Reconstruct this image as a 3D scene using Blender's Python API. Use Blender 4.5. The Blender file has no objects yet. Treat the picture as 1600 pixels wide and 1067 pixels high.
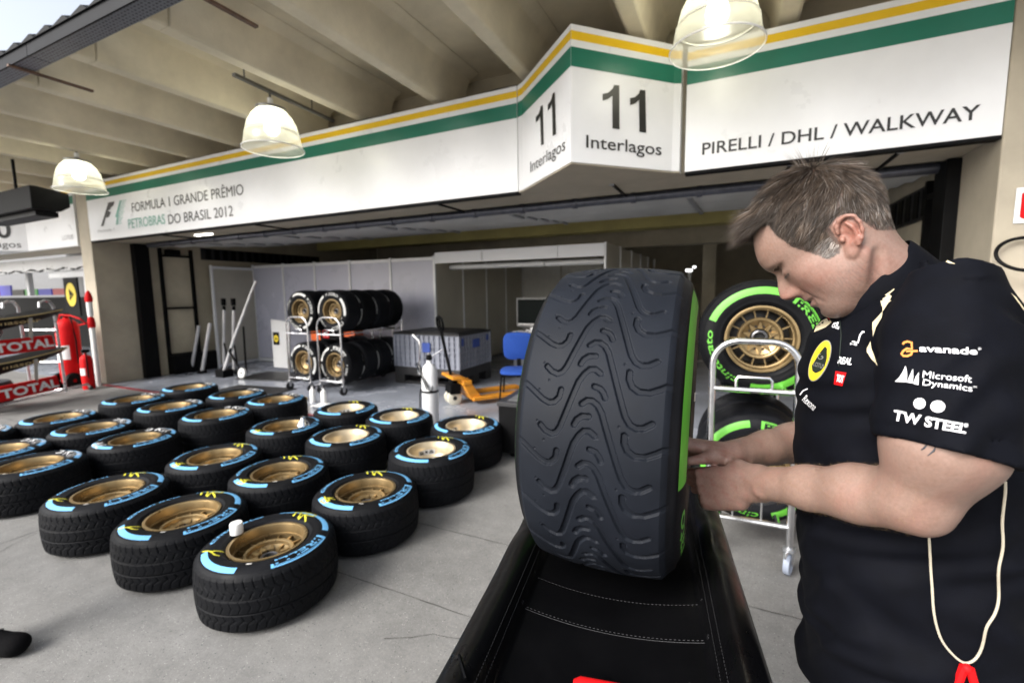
import bpy, bmesh, math, random
import numpy as np
from mathutils import Vector, Matrix
from mathutils.bvhtree import BVHTree
R_ = math.radians
random.seed(11)
rng = np.random.default_rng(5)
S = bpy.context.scene
COL = S.collection

# ------------------------------------------------------------------ camera
CAM_H = 1.55
CAM_R = Matrix(((0.9030668, 0.03521961, -0.42805366),
                (0.42928782, -0.10534882, 0.89700256),
                (-0.01350287, -0.99381145, -0.11025637)))      # columns: right, down, forward in the world
cam = bpy.data.cameras.new('camera')
cam.sensor_width = 36.0
cam.lens = 711.0 / 1600 * 36
cam.clip_start = 0.02
cam.clip_end = 500
cam.dof.use_dof = True
cam.dof.focus_distance = 0.86
cam.dof.aperture_fstop = 3.6
camo = bpy.data.objects.new('camera', cam)
COL.objects.link(camo)
mw = (CAM_R @ Matrix(((1, 0, 0), (0, -1, 0), (0, 0, -1)))).to_4x4()
mw.translation = (0, 0, CAM_H)
camo.matrix_world = mw
S.camera = camo

# ------------------------------------------------------------------ sky, sun, exposure
SUN_EL, SUN_AZ = R_(36), R_(243)          # azimuth of the sun seen from above, measured from +X
W = bpy.data.worlds.new('World')
S.world = W
W.use_nodes = True
nt = W.node_tree
bg = nt.nodes['Background']
sky = nt.nodes.new('ShaderNodeTexSky')
sky.sky_type = 'NISHITA'
sky.sun_disc = False
sky.sun_elevation = SUN_EL
sky.sun_rotation = R_(90) - SUN_AZ
sky.air_density = 1.0
sky.dust_density = 4.0
sky.ozone_density = 1.0
hs = nt.nodes.new('ShaderNodeHueSaturation')
hs.inputs['Saturation'].default_value = 0.42   # thin overcast
hs.inputs['Value'].default_value = 1.0
nt.links.new(sky.outputs[0], hs.inputs['Color'])
nt.links.new(hs.outputs[0], bg.inputs['Color'])
bg.inputs['Strength'].default_value = 0.15
sl = bpy.data.lights.new('sun', 'SUN')
sl.energy = 2.0
sl.angle = R_(28)
sl.color = (1.0, 0.98, 0.95)
so = bpy.data.objects.new('sun', sl)
COL.objects.link(so)
sd = Vector((math.cos(SUN_AZ) * math.cos(SUN_EL), math.sin(SUN_AZ) * math.cos(SUN_EL), math.sin(SUN_EL)))
so.rotation_euler = sd.to_track_quat('Z', 'Y').to_euler()
so.location = sd * 30
S.view_settings.view_transform = 'Standard'
S.view_settings.look = 'None'
S.view_settings.gamma = 1
S.view_settings.exposure = 1.14
S.cycles.max_bounces = 8
S.cycles.diffuse_bounces = 5
S.cycles.glossy_bounces = 3
S.cycles.transparent_max_bounces = 12
S.cycles.sample_clamp_indirect = 6.0
S.cycles.use_denoising = True

def px(x, y):
    """world direction of a picture point (1600 wide)"""
    return CAM_R @ Vector(((x - 800) / 711.0, (y - 533.5) / 711.0, 1.0))
def at_y(x, y, Y):
    d = px(x, y); return Vector((0, 0, CAM_H)) + d * (Y / d.y)
def at_z(x, y, z):
    d = px(x, y); return Vector((0, 0, CAM_H)) + d * ((z - CAM_H) / d.z)

# ------------------------------------------------------------------ materials
MATS = {}
def mat(name, col, rough=0.6, metal=0.0, var=0.0, scale=6.0, bump=0.0, bscale=40.0, spec=0.5, emit=None, estr=0.0,
        coat=0.0, sss=0.0, rvar=0.0, detail=6.0, col2=None, attr=None):
    if name in MATS: return MATS[name]
    m = bpy.data.materials.new(name)
    m.use_nodes = True
    t = m.node_tree; n = t.nodes; L = t.links
    b = n['Principled BSDF']
    b.inputs['Base Color'].default_value = (*col, 1)
    b.inputs['Roughness'].default_value = rough
    b.inputs['Metallic'].default_value = metal
    b.inputs['Specular IOR Level'].default_value = spec
    b.inputs['Coat Weight'].default_value = coat
    if sss:
        b.inputs['Subsurface Weight'].default_value = sss
        b.inputs['Subsurface Radius'].default_value = (0.012, 0.005, 0.003)
        b.inputs['Subsurface Scale'].default_value = 0.6
    if emit:
        b.inputs['Emission Color'].default_value = (*emit, 1)
        b.inputs['Emission Strength'].default_value = estr
    tc = n.new('ShaderNodeTexCoord')
    src = None
    if attr:
        a = n.new('ShaderNodeVertexColor'); a.layer_name = attr; src = a.outputs['Color']
    if var or rvar or col2:
        nz = n.new('ShaderNodeTexNoise'); nz.inputs['Scale'].default_value = scale
        nz.inputs['Detail'].default_value = detail; nz.inputs['Roughness'].default_value = 0.62
        L.new(tc.outputs['Object'], nz.inputs['Vector'])
        mr = n.new('ShaderNodeMapRange')
        mr.inputs['From Min'].default_value = 0.3; mr.inputs['From Max'].default_value = 0.7
        L.new(nz.outputs['Fac'], mr.inputs['Value'])
        if var or col2:
            mx = n.new('ShaderNodeMix'); mx.data_type = 'RGBA'
            L.new(mr.outputs[0], mx.inputs['Factor'])
            c2 = col2 if col2 else tuple(max(0, c * (1 - var)) for c in col)
            c1 = col if col2 else tuple(min(1, c * (1 + var * 0.6)) for c in col)
            if src:
                mx.blend_type = 'MULTIPLY'
                mx.inputs[6].default_value = (1, 1, 1, 1)
                m2 = n.new('ShaderNodeMix'); m2.data_type = 'RGBA'
                m2.inputs[6].default_value = (1 - var, 1 - var, 1 - var, 1); m2.inputs[7].default_value = (1 + var * .4,) * 3 + (1,)
                L.new(mr.outputs[0], m2.inputs['Factor'])
                mx.inputs['Factor'].default_value = 1.0
                for lk in list(mx.inputs['Factor'].links): L.remove(lk)
                L.new(src, mx.inputs[6]); L.new(m2.outputs[2], mx.inputs[7])
            else:
                mx.inputs[6].default_value = (*c2, 1); mx.inputs[7].default_value = (*c1, 1)
            L.new(mx.outputs[2], b.inputs['Base Color'])
        if rvar:
            r2 = n.new('ShaderNodeMapRange')
            r2.inputs['To Min'].default_value = max(0.03, rough - rvar); r2.inputs['To Max'].default_value = min(1, rough + rvar)
            L.new(mr.outputs[0], r2.inputs['Value']); L.new(r2.outputs[0], b.inputs['Roughness'])
    elif src:
        L.new(src, b.inputs['Base Color'])
    if bump:
        nb = n.new('ShaderNodeTexNoise'); nb.inputs['Scale'].default_value = bscale; nb.inputs['Detail'].default_value = 5
        L.new(tc.outputs['Object'], nb.inputs['Vector'])
        bp = n.new('ShaderNodeBump'); bp.inputs['Strength'].default_value = bump; bp.inputs['Distance'].default_value = 0.01
        L.new(nb.outputs['Fac'], bp.inputs['Height']); L.new(bp.outputs[0], b.inputs['Normal'])
    MATS[name] = m
    return m

def concrete_ground():
    m = bpy.data.materials.new('pit lane concrete'); m.use_nodes = True
    t = m.node_tree; n = t.nodes; L = t.links; b = n['Principled BSDF']
    tc = n.new('ShaderNodeTexCoord'); P = tc.outputs['Object']
    def noise(s, d=6, r=.6):
        z = n.new('ShaderNodeTexNoise'); z.inputs['Scale'].default_value = s; z.inputs['Detail'].default_value = d
        z.inputs['Roughness'].default_value = r; L.new(P, z.inputs['Vector']); return z.outputs['Fac']
    def ramp(f, a, bb, ca, cb):
        r = n.new('ShaderNodeValToRGB'); r.color_ramp.elements[0].position = a; r.color_ramp.elements[1].position = bb
        r.color_ramp.elements[0].color = (*ca, 1); r.color_ramp.elements[1].color = (*cb, 1); L.new(f, r.inputs[0]); return r.outputs[0]
    def mix(f, c1, c2, mode='MIX', fac=None):
        x = n.new('ShaderNodeMix'); x.data_type = 'RGBA'; x.blend_type = mode
        if f is not None: L.new(f, x.inputs['Factor'])
        else: x.inputs['Factor'].default_value = fac
        L.new(c1, x.inputs[6])
        if isinstance(c2, tuple): x.inputs[7].default_value = (*c2, 1)
        else: L.new(c2, x.inputs[7])
        return x.outputs[2]
    base = ramp(noise(0.7, 8, .65), .3, .72, (.15, .148, .142), (.235, .232, .224))
    base = mix(None, base, ramp(noise(9, 8, .7), .3, .75, (.72, .72, .72), (1.1, 1.1, 1.1)), 'MULTIPLY', .8)
    base = mix(None, base, ramp(noise(70, 5, .8), .32, .7, (.72, .72, .72), (1.15, 1.15, 1.15)), 'MULTIPLY', .75)
    # pits and pale aggregate
    for sc, th, colr in ((55, .17, (.05, .05, .052)), (90, .13, (.055, .055, .06)), (75, .13, (.5, .49, .47)), (160, .16, (.4, .39, .37))):
        v = n.new('ShaderNodeTexVoronoi'); v.inputs['Scale'].default_value = sc
        mp = n.new('ShaderNodeMapping'); mp.inputs['Location'].default_value = (sc, sc * .7, 0); L.new(P, mp.inputs[0]); L.new(mp.outputs[0], v.inputs['Vector'])
        lt = n.new('ShaderNodeMath'); lt.operation = 'LESS_THAN'; lt.inputs[1].default_value = th; L.new(v.outputs['Distance'], lt.inputs[0])
        sep = n.new('ShaderNodeSeparateColor'); L.new(v.outputs['Color'], sep.inputs[0])
        gt = n.new('ShaderNodeMath'); gt.operation = 'GREATER_THAN'; gt.inputs[1].default_value = .62; L.new(sep.outputs[0], gt.inputs[0])
        ml = n.new('ShaderNodeMath'); ml.operation = 'MULTIPLY'; L.new(lt.outputs[0], ml.inputs[0]); L.new(gt.outputs[0], ml.inputs[1])
        m2 = n.new('ShaderNodeMath'); m2.operation = 'MULTIPLY'; m2.inputs[1].default_value = .75; L.new(ml.outputs[0], m2.inputs[0])
        base = mix(m2.outputs[0], base, colr)
    # rubber and oil stains
    st = ramp(noise(1.6, 4, .5), .6, .72, (0, 0, 0), (1, 1, 1))
    sm = n.new('ShaderNodeMath'); sm.operation = 'MULTIPLY'; sm.inputs[1].default_value = .35; L.new(st, sm.inputs[0])
    base = mix(sm.outputs[0], base, (.10, .10, .10))
    L.new(base, b.inputs['Base Color'])
    b.inputs['Roughness'].default_value = .78
    bp = n.new('ShaderNodeBump'); bp.inputs['Strength'].default_value = .5; bp.inputs['Distance'].default_value = .004
    L.new(noise(120, 6, .75), bp.inputs['Height']); L.new(bp.outputs[0], b.inputs['Normal'])
    return m

# ------------------------------------------------------------------ mesh building
class MB:
    def __init__(s): s.v = []; s.f = []; s.m = []
    def add(s, vs, fs, mi=0):
        o = len(s.v); s.v.extend([tuple(map(float, v)) for v in vs]); s.f.extend([tuple(int(i) + o for i in f) for f in fs]); s.m.extend([mi] * len(fs)); return s
    def box(s, x0, x1, y0, y1, z0, z1, mi=0, M=None):
        vs = [Vector(p) for p in ((x0, y0, z0), (x1, y0, z0), (x1, y1, z0), (x0, y1, z0), (x0, y0, z1), (x1, y0, z1), (x1, y1, z1), (x0, y1, z1))]
        if M: vs = [M @ v for v in vs]
        return s.add(vs, [(0, 3, 2, 1), (4, 5, 6, 7), (0, 1, 5, 4), (1, 2, 6, 5), (2, 3, 7, 6), (3, 0, 4, 7)], mi)
    def prism(s, poly, d0, d1, fn, mi=0):
        n = len(poly)
        vs = [fn(a, b, d0) for a, b in poly] + [fn(a, b, d1) for a, b in poly]
        fs = [tuple(range(n))[::-1], tuple(range(n, 2 * n))] + [(i, (i + 1) % n, n + (i + 1) % n, n + i) for i in range(n)]
        return s.add(vs, fs, mi)
    def lathe(s, prof, n=48, mi=0, M=None, close=False, mis=None):
        vs = []
        for r, z in prof:
            for i in range(n):
                a = 2 * math.pi * i / n; vs.append(Vector((r * math.cos(a), r * math.sin(a), z)))
        if M: vs = [M @ v for v in vs]
        k = len(prof); o = len(s.v)
        s.v.extend([tuple(v) for v in vs])
        for j in range(k if close else k - 1):
            j2 = (j + 1) % k
            for i in range(n):
                i2 = (i + 1) % n
                s.f.append((o + j * n + i, o + j * n + i2, o + j2 * n + i2, o + j2 * n + i)); s.m.append(mis[j] if mis else mi)
        return s
    def tube(s, pts, r, n=10, mi=0, caps=True, closed=False):
        pts = [Vector(p) for p in pts]; k = len(pts)
        rs = r if isinstance(r, (list, tuple)) else [r] * k
        tan = []
        for i in range(k):
            a = pts[(i - 1) % k] if (closed or i > 0) else pts[i]
            b = pts[(i + 1) % k] if (closed or i < k - 1) else pts[i]
            tan.append((b - a).normalized())
        up = Vector((0, 0, 1)) if abs(tan[0].z) < .9 else Vector((1, 0, 0))
        u = tan[0].cross(up).normalized(); vs = []
        for i in range(k):
            u = (u - tan[i] * u.dot(tan[i])).normalized(); w = tan[i].cross(u)
            for j in range(n):
                a = 2 * math.pi * j / n; vs.append(pts[i] + (u * math.cos(a) + w * math.sin(a)) * rs[i])
        fs = []
        for i in range(k if closed else k - 1):
            i2 = (i + 1) % k
            for j in range(n):
                j2 = (j + 1) % n; fs.append((i * n + j, i * n + j2, i2 * n + j2, i2 * n + j))
        if caps and not closed: fs += [tuple(range(n))[::-1], tuple(range((k - 1) * n, k * n))]
        return s.add(vs, fs, mi)
    def sphere(s, c, r, n=16, mi=0, sc=(1, 1, 1)):
        pr = [(math.sin(math.pi * i / (n // 2)), -math.cos(math.pi * i / (n // 2))) for i in range(n // 2 + 1)]
        pr[0] = (1e-4, -1); pr[-1] = (1e-4, 1)
        M = Matrix.Translation(c) @ Matrix.Diagonal((r * sc[0], r * sc[1], r * sc[2], 1))
        return s.lathe(pr, n, mi, M)
    def build(s, name, mats, parent=None, smooth=35, bevel=0, matrix=None):
        me = bpy.data.meshes.new(name)
        me.from_pydata(s.v, [], s.f)
        if not isinstance(mats, (list, tuple)): mats = [mats]
        for m in mats: me.materials.append(m)
        me.polygons.foreach_set('material_index', s.m)
        if smooth:
            me.shade_smooth()
            me.set_sharp_from_angle(angle=R_(smooth))
        me.update()
        o = bpy.data.objects.new(name, me); COL.objects.link(o)
        if parent: o.parent = parent
        if matrix is not None: o.matrix_local = matrix
        if bevel:
            b = o.modifiers.new('bevel', 'BEVEL'); b.width = bevel; b.segments = 2; b.limit_method = 'ANGLE'; b.angle_limit = R_(40)
        return o

def np_mesh(name, V, F, mats, parent=None, smooth=None, midx=None):
    me = bpy.data.meshes.new(name)
    V = np.asarray(V, np.float32); F = np.asarray(F, np.int32)
    me.vertices.add(len(V)); me.vertices.foreach_set('co', V.ravel())
    k = F.shape[1]
    me.loops.add(F.size); me.loops.foreach_set('vertex_index', F.ravel())
    me.polygons.add(len(F)); me.polygons.foreach_set('loop_start', np.arange(0, F.size, k, dtype=np.int32))
    if not isinstance(mats, (list, tuple)): mats = [mats]
    for m in mats: me.materials.append(m)
    if midx is not None: me.polygons.foreach_set('material_index', np.asarray(midx, np.int32))
    me.update(calc_edges=True); me.validate()
    me.shade_smooth()
    if smooth: me.set_sharp_from_angle(angle=R_(smooth))
    o = bpy.data.objects.new(name, me); COL.objects.link(o)
    if parent: o.parent = parent
    return o

def tag(o, label=None, cat=None, group=None, kind=None):
    if label: o['label'] = label
    if cat: o['category'] = cat
    if group: o['group'] = group
    if kind: o['kind'] = kind
    return o
def thing(name, label, cat, loc=(0, 0, 0), rotz=0, group=None):
    o = bpy.data.objects.new(name, None); COL.objects.link(o)
    o.empty_display_size = .1
    o.location = loc; o.rotation_euler = (0, 0, rotz)
    return tag(o, label, cat, group)
def kids(o): return [c for c in bpy.data.objects if c.parent == o]
def copy_tree(o, parent=None):
    c = o.copy(); COL.objects.link(c)
    if parent: c.parent = parent
    for ch in kids(o): copy_tree(ch, c)
    return c

_TX = {}
def text2d(s, bold=0.0, space=1.0):
    """(verts, faces, width, height) of a line of text, cap height 1, left-bottom at 0,0"""
    k = (s, bold, space)
    if k in _TX: return _TX[k]
    cu = bpy.data.curves.new('t', 'FONT'); cu.body = s; cu.size = 1; cu.offset = bold; cu.resolution_u = 4
    cu.space_character = space
    ob = bpy.data.objects.new('t', cu); COL.objects.link(ob)
    dg = bpy.context.evaluated_depsgraph_get(); dg.update()
    me = ob.evaluated_get(dg).to_mesh()
    V = [(v.co.x, v.co.y) for v in me.vertices]; F = [tuple(p.vertices) for p in me.polygons]
    ob.evaluated_get(dg).to_mesh_clear()
    bpy.data.objects.remove(ob); bpy.data.curves.remove(cu)
    V = np.array(V)
    V[:, 0] -= V[:, 0].min(); cap = 0.69
    V /= cap
    _TX[k] = (V, F, float(V[:, 0].max()))
    return _TX[k]
def put_text(mb, s, fn, mi, w=None, h=1.0, bold=0.0, x0=0.0, y0=0.0, shear=0.0, space=1.0):
    """adds text to mb; fn maps (x, y) to 3D; w squeezes the line to a width"""
    V, F, wd = text2d(s, bold, space)
    sx = (w / wd) if w else h
    mb.add([fn(x0 + a * sx + shear * b * h, y0 + b * h) for a, b in V], F, mi)
    return (w if w else wd * h)
# ================================================================== SETTING
CREAM = mat('cream wall paint', (.40, .355, .275), .62, var=.16, scale=2.2, bump=.12, bscale=60)
CONC = mat('painted concrete beam', (.62, .555, .42), .7, var=.22, scale=1.6, bump=.2, bscale=50)
CONC2 = mat('garage concrete', (.44, .39, .29), .75, var=.25, scale=1.3, bump=.2, bscale=30)
OLIVE_LIT = mat('beam with olive light in colour', (.40, .345, .125), .7, var=.2, scale=1.5)  # olive light falling on the concrete beam is put into its base colour
BLACK = mat('black steel', (.0025, .0026, .003), .55, var=.3, scale=8, spec=.12)
DARK = mat('dark grey steel', (.010, .0105, .0125), .5, var=.3, scale=7, rvar=.15)
WHITE = mat('white sign vinyl', (.80, .81, .83), .32, var=.05, scale=2, rvar=.08)
GREEN = mat('green sign vinyl', (.008, .155, .10), .3, var=.1, scale=3)
YELLOW = mat('yellow sign vinyl', (.82, .52, .012), .32, var=.06, scale=3)
INK = mat('black lettering', (.014, .014, .014), .4)
INKG = mat('grey lettering', (.30, .30, .31), .5)
INKT = mat('teal lettering', (.16, .42, .34), .4)
GALV = mat('galvanised steel', (.42, .43, .45), .42, .75, var=.25, scale=9, rvar=.15)
ALU = mat('brushed aluminium', (.66, .66, .68), .3, .85, var=.12, scale=12, rvar=.08)
CHROME = mat('chromed tube', (.80, .80, .82), .16, 1.0, var=.08, scale=20, rvar=.08)
DOORG = mat('grey door panel', (.52, .525, .51), .45, .05, var=.2, scale=3, rvar=.1)
GPAINT = mat('grey epoxy floor', (.27, .29, .335), .22, var=.2, scale=1.3, rvar=.1, bump=.04, bscale=8)
REDP = mat('red paint', (.55, .006, .008), .6, var=.12, scale=6, spec=.15)
WPLAST = mat('white plastic', (.78, .78, .77), .4, var=.06, scale=8)

gb = MB()
gb.add([(-90, -90, 0), (90, -90, 0), (90, 90, 0), (-90, 90, 0)], [(0, 1, 2, 3)], 0)
# saw cut joints between the concrete slabs (slightly uneven dark strips in the same sheet)
JM = mat('joint filler', (.052, .05, .048), .9, var=.5, scale=14)
def joint(p, q, w=.007):
    p = Vector((*p, .003)); q = Vector((*q, .003)); d = (q - p); n = max(2, int(d.length / .06)); d.normalize(); s = Vector((-d.y, d.x, 0))
    vs = []
    for i in range(n + 1):
        c = p.lerp(q, i / n) + s * random.uniform(-.003, .003); k = w * random.uniform(.25, 1) * .5
        vs += [c + s * k, c - s * k]
    gb.add(vs, [(2 * i, 2 * i + 2, 2 * i + 3, 2 * i + 1) for i in range(n)], 1)
for Y in (-1.3, 1.73, 2.36, 3.75): joint((-14, Y), (8, Y))
for X in (-9.4, -4.12, 1.05): joint((X, -3), (X, 3.75))
def crack(p, ang, n):
    x, y = p
    for _ in range(n):
        ang += random.uniform(-28, 28); q = (x + .11 * math.cos(R_(ang)), y + .11 * math.sin(R_(ang))); joint((x, y), q, .0045); x, y = q
crack((-1.35, 1.45), 15, 9); crack((-3.9, .95), 160, 10); crack((.45, 2.05), 60, 7)
gb.add([(-90, -60, .004), (90, -60, .004), (90, -2.2, .004), (-90, -2.2, .004)], [(0, 1, 2, 3)], 2)  # unseen pale sheet behind the camera, added to bounce light forward
ground = gb.build('ground', [concrete_ground(), JM, mat('pale bounce ground', (.36, .35, .33), .8, var=.2, scale=.8)], smooth=0); tag(ground, kind='structure')
f = MB(); f.box(-9.95, 1.56, 4.07, 15, -.05, .006, 0); f.box(-9.95, 1.56, 4.0, 4.068, -.05, .007, 1); f.box(-22, -10.3, 4.07, 12, -.05, .006, 0)
gf = f.build('garage_floor', [GPAINT, mat('worn red line', (.22, .012, .02), .5, var=.5, scale=9)], smooth=0); tag(gf, kind='structure')

# ------------------------------------------------------------------ the pit building
pit = thing('pit_garage_building', 'cream concrete pit garage building with open bay doors and ribbed canopy', 'building', (0, 4.1, 0))
def pbuild(mb, name, mats, **k):
    o = mb.build(name, mats, None, **k); o.parent = pit; o.matrix_parent_inverse = Matrix.Translation((0, -4.1, 0)); return o
# canopy slab and its beams
c = MB(); c.box(-24, 9, 2.2, 4.75, 3.905, 3.96); pbuild(c, 'canopy_slab', CONC, smooth=0)
for k in range(-6, 21):
    X = -.72 - 1.045 * k
    b = MB(); dz = random.uniform(-.008, .008)
    poly = [(-.062, 3.5 + dz), (.062, 3.5 + dz), (.075, 3.53), (.105, 3.76), (.15, 3.85), (.27, 3.903), (-.27, 3.903), (-.15, 3.85), (-.105, 3.76), (-.075, 3.53)]
    b.prism([(-.062, 3.5 + dz), (.062, 3.5 + dz), (.075, 3.53), (.09, 3.68), (-.09, 3.68), (-.075, 3.53)], 2.025, 2.158, lambda a, z, d, X=X: (X + a, d, z))
    b.prism(poly, 2.16, 4.6, lambda a, z, d, X=X: (X + a, d, z))
    pbuild(b, 'roof_beam', CONC, bevel=.012)
# edge gutter, pierced sheet and corrugated edge
def pierced():
    m = bpy.data.materials.new('pierced galvanised sheet'); m.use_nodes = True
    t = m.node_tree; n = t.nodes; L = t.links; b = n['Principled BSDF']
    tc = n.new('ShaderNodeTexCoord'); mp = n.new('ShaderNodeMapping'); mp.inputs['Scale'].default_value = (24, 42, 42); L.new(tc.outputs['Object'], mp.inputs[0])
    v = n.new('ShaderNodeTexVoronoi'); v.inputs['Randomness'].default_value = .12; v.inputs['Scale'].default_value = 1; L.new(mp.outputs[0], v.inputs['Vector'])
    r = n.new('ShaderNodeValToRGB'); r.color_ramp.elements[0].position = .26; r.color_ramp.elements[1].position = .36
    r.color_ramp.elements[0].color = (.012, .012, .015, 1); r.color_ramp.elements[1].color = (.16, .17, .20, 1)
    L.new(v.outputs['Distance'], r.inputs[0]); L.new(r.outputs[0], b.inputs['Base Color'])
    b.inputs['Metallic'].default_value = .4; b.inputs['Roughness'].default_value = .45
    return m
PIERCED = pierced()
x = -24.0; k = 0
while x < 9:
    w = 2.35
    g = MB(); g.box(x + .006, x + w - .006, 1.865, 2.015, 3.497, 3.503, 0)
    g.prism([(1.862, 3.49), (1.875, 3.49), (1.905, 3.53), (1.905, 3.60), (1.865, 3.60)], x + .004, x + w - .004, lambda a, z, d: (d, a, z), 1)
    pbuild(g, 'gutter', [PIERCED, mat('gutter paint', (.0060, .0066, .0085), .55, var=.3, scale=5, spec=.12)], smooth=0)
    x += w
g = MB(); xs = -24.0
while xs < 9:
    g.add([(xs, 1.85, 3.585), (xs + .20, 1.85, 3.628), (xs + .23, 1.85, 3.618), (xs + .275, 1.85, 3.585),
           (xs, 2.1, 3.70), (xs + .20, 2.1, 3.743), (xs + .23, 2.1, 3.733), (xs + .275, 2.1, 3.70)],
          [(0, 1, 5, 4), (1, 2, 6, 5), (2, 3, 7, 6), (0, 3, 2, 1)], 0)
    xs += .275
pbuild(g, 'roof_sheet_edge', BLACK, smooth=0)
for X in (-3.2, -5.55, -7.9, -.85):   # rusty gutter straps
    g = MB(); g.box(X, X + .035, 1.85, 2.42, 3.478, 3.496, 0); pbuild(g, 'gutter_strap', mat('rusty strap', (.11, .06, .04), .7, var=.5, scale=20), smooth=0)
# pillars, lintels and walls
p = MB(); p.box(-10.27, -9.97, 4.1, 4.80, 0, 3.9); p.box(-10.42, -10.275, 4.13, 4.7, 0, 3.9); pbuild(p, 'pillar', CREAM, bevel=.01)
p = MB(); p.box(1.545, 3.6, 4.1, 4.80, 0, 3.9); pbuild(p, 'pillar', CREAM, bevel=.01)
p = MB(); p.box(3.602, 12, 4.14, 4.8, 0, 3.9); pbuild(p, 'front_wall', CREAM, smooth=0)
p = MB(); p.box(-9.968, 1.543, 4.19, 4.74, 2.505, 3.44); pbuild(p, 'lintel', CREAM, bevel=.006)
p = MB(); p.box(-24, -10.422, 4.19, 4.74, 2.44, 3.44); pbuild(p, 'lintel', CREAM, bevel=.006)
p = MB(); p.box(-24, 9, 4.755, 4.95, 3.442, 3.96); pbuild(p, 'upper_wall', CONC2, smooth=0)
p = MB(); p.box(-10.2, -9.97, 4.802, 15, 0, 3.44); pbuild(p, 'side_wall', CONC2, smooth=0)
p = MB(); p.box(1.60, 1.85, 4.802, 15, 0, 3.44); pbuild(p, 'side_wall', CONC2, smooth=0)
p = MB(); p.box(-10.2, 1.85, 15.002, 15.2, 0, 3.44); pbuild(p, 'back_wall', CONC2, smooth=0)
p = MB(); p.box(-24, 1.85, 4.76, 15.2, 3.30, 3.438); pbuild(p, 'ceiling', CONC2, smooth=0)
p = MB(); p.box(-9.965, 1.595, 8.9, 9.25, 2.68, 3.298); pbuild(p, 'cross_beam', OLIVE_LIT, smooth=0)
p = MB(); p.box(-9.965, 1.595, 11.2, 11.5, 2.55, 3.298); pbuild(p, 'cross_beam', CONC2, smooth=0)
for X in (-.62, .95):
    p = MB(); p.box(X, X + .3, 12.2, 12.5, 0, 3.298); pbuild(p, 'column', CONC2, smooth=0)
# dark loose cables along the top of the sign
cb = MB()
pts = [(-9.9 + i * .35, 4.24 + .02 * math.sin(i * 1.7), 3.462 + .014 * math.sin(i * .9) + random.uniform(0, .02)) for i in range(24)]
cb.tube(pts, .018, 6)
cb.tube([(q[0] + .1, q[1] - .045, q[2] + .016 + random.uniform(-.01, .02)) for q in pts], .012, 6)
pts = [(-.35 + i * .3, 4.24, 3.465 + random.uniform(0, .025)) for i in range(7)]
cb.tube(pts, .022, 6)
for X in (-2.15, -3.0, -.1, -7.1): cb.box(X, X + .05, 4.19, 4.26, 3.47, 3.50, 1)
pbuild(cb, 'cable_run', [BLACK, WPLAST])
# roller door parked under the lintel
d = MB()
for i in range(5):
    y0 = 4.95 + i * .43; z0 = 2.47 + i * .035
    d.box(-9.6, 1.45, y0, y0 + .415, z0, z0 + .05, 0)
    d.box(-9.6, 1.45, y0 + .01, y0 + .06, z0 - .022, z0 - .001, 0)
    for X in (-8.4, -6.4, -4.4, -2.4, -.42): d.box(X, X + .05, y0 + .02, y0 + .395, z0 - .03, z0 - .001, 1)
pbuild(d, 'sectional_door', [DOORG, GALV], bevel=.004)
d = MB(); d.tube([(-9.7, 4.84, 2.475), (1.5, 4.84, 2.475)], .045, 14)
for X in np.arange(-9, 1.4, .62): d.tube([(X, 4.84, 2.475), (X + .05, 4.84, 2.475)], .056, 14)
pbuild(d, 'door_shaft', mat('blue grey tube', (.10, .105, .13), .3, .6, var=.3, scale=10))
for X in (-8.1, -5.9, -2.9, -1.0, .38, 1.05):
    d = MB(); d.box(X, X + .018, 4.2, 4.78, 2.485, 2.503); d.box(X - .01, X + .03, 4.19, 4.22, 2.478, 2.498, 1); pbuild(d, 'soffit_strap', [BLACK, GALV], smooth=0)
d = MB()
for i in range(3): d.box(-7.72 + i * .14, -7.62 + i * .14, 4.5, 4.56, 2.488, 2.503)
pbuild(d, 'strip_lamp', mat('small lamp', (.9, .9, .9), .5, emit=(1, .97, .9), estr=4), smooth=0)
# black door tracks and ladder-like cable guides
for X0, X1, Y0, Y1 in ((-9.968, -9.83, 4.66, 4.9), (1.46, 1.598, 4.66, 4.9)):
    d = MB(); d.box(X0, X1, Y0, Y1, 0.006, 2.5); pbuild(d, 'door_track', BLACK, bevel=.006)
for X, s in ((-9.965, 1), (1.595, -1)):
    d = MB(); y0, y1 = (5.1, 5.66) if s > 0 else (4.98, 5.3)
    for y in (y0, y1): d.box(min(X, X + s * .06), max(X, X + s * .06), y, y + .05, 0.006, 2.46)
    for z in (2.3, 1.28, .36): d.box(min(X, X + s * .055), max(X, X + s * .055), y0 + .052, y1 - .002, z, z + .04)
    if s > 0: d.box(X, X + .22, y0 - .0, y1 + .35, .02, .38); d.box(X + .003, X + .10, y0 + .12, y0 + .36, 2.342, 2.44)
    pbuild(d, 'guide_ladder', BLACK, smooth=0)
d = MB()   # slotted vent strips high on the side walls
for i in range(16): d.box(1.57, 1.579, 5.4 + i * .22, 5.52 + i * .22, 2.18, 2.42)
d.box(1.58, 1.599, 5.3, 9.0, 2.15, 2.45, 1)
pbuild(d, 'wall_vent', [BLACK, DARK], smooth=0)
d = MB(); d.box(-9.969, -9.956, 5.9, 8.95, 2.28, 2.52, 1)
for i in range(16): d.box(-9.955, -9.94, 6.0 + i * .18, 6.1 + i * .18, 2.30, 2.5)
pbuild(d, 'wall_vent', [BLACK, DARK], smooth=0)

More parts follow.
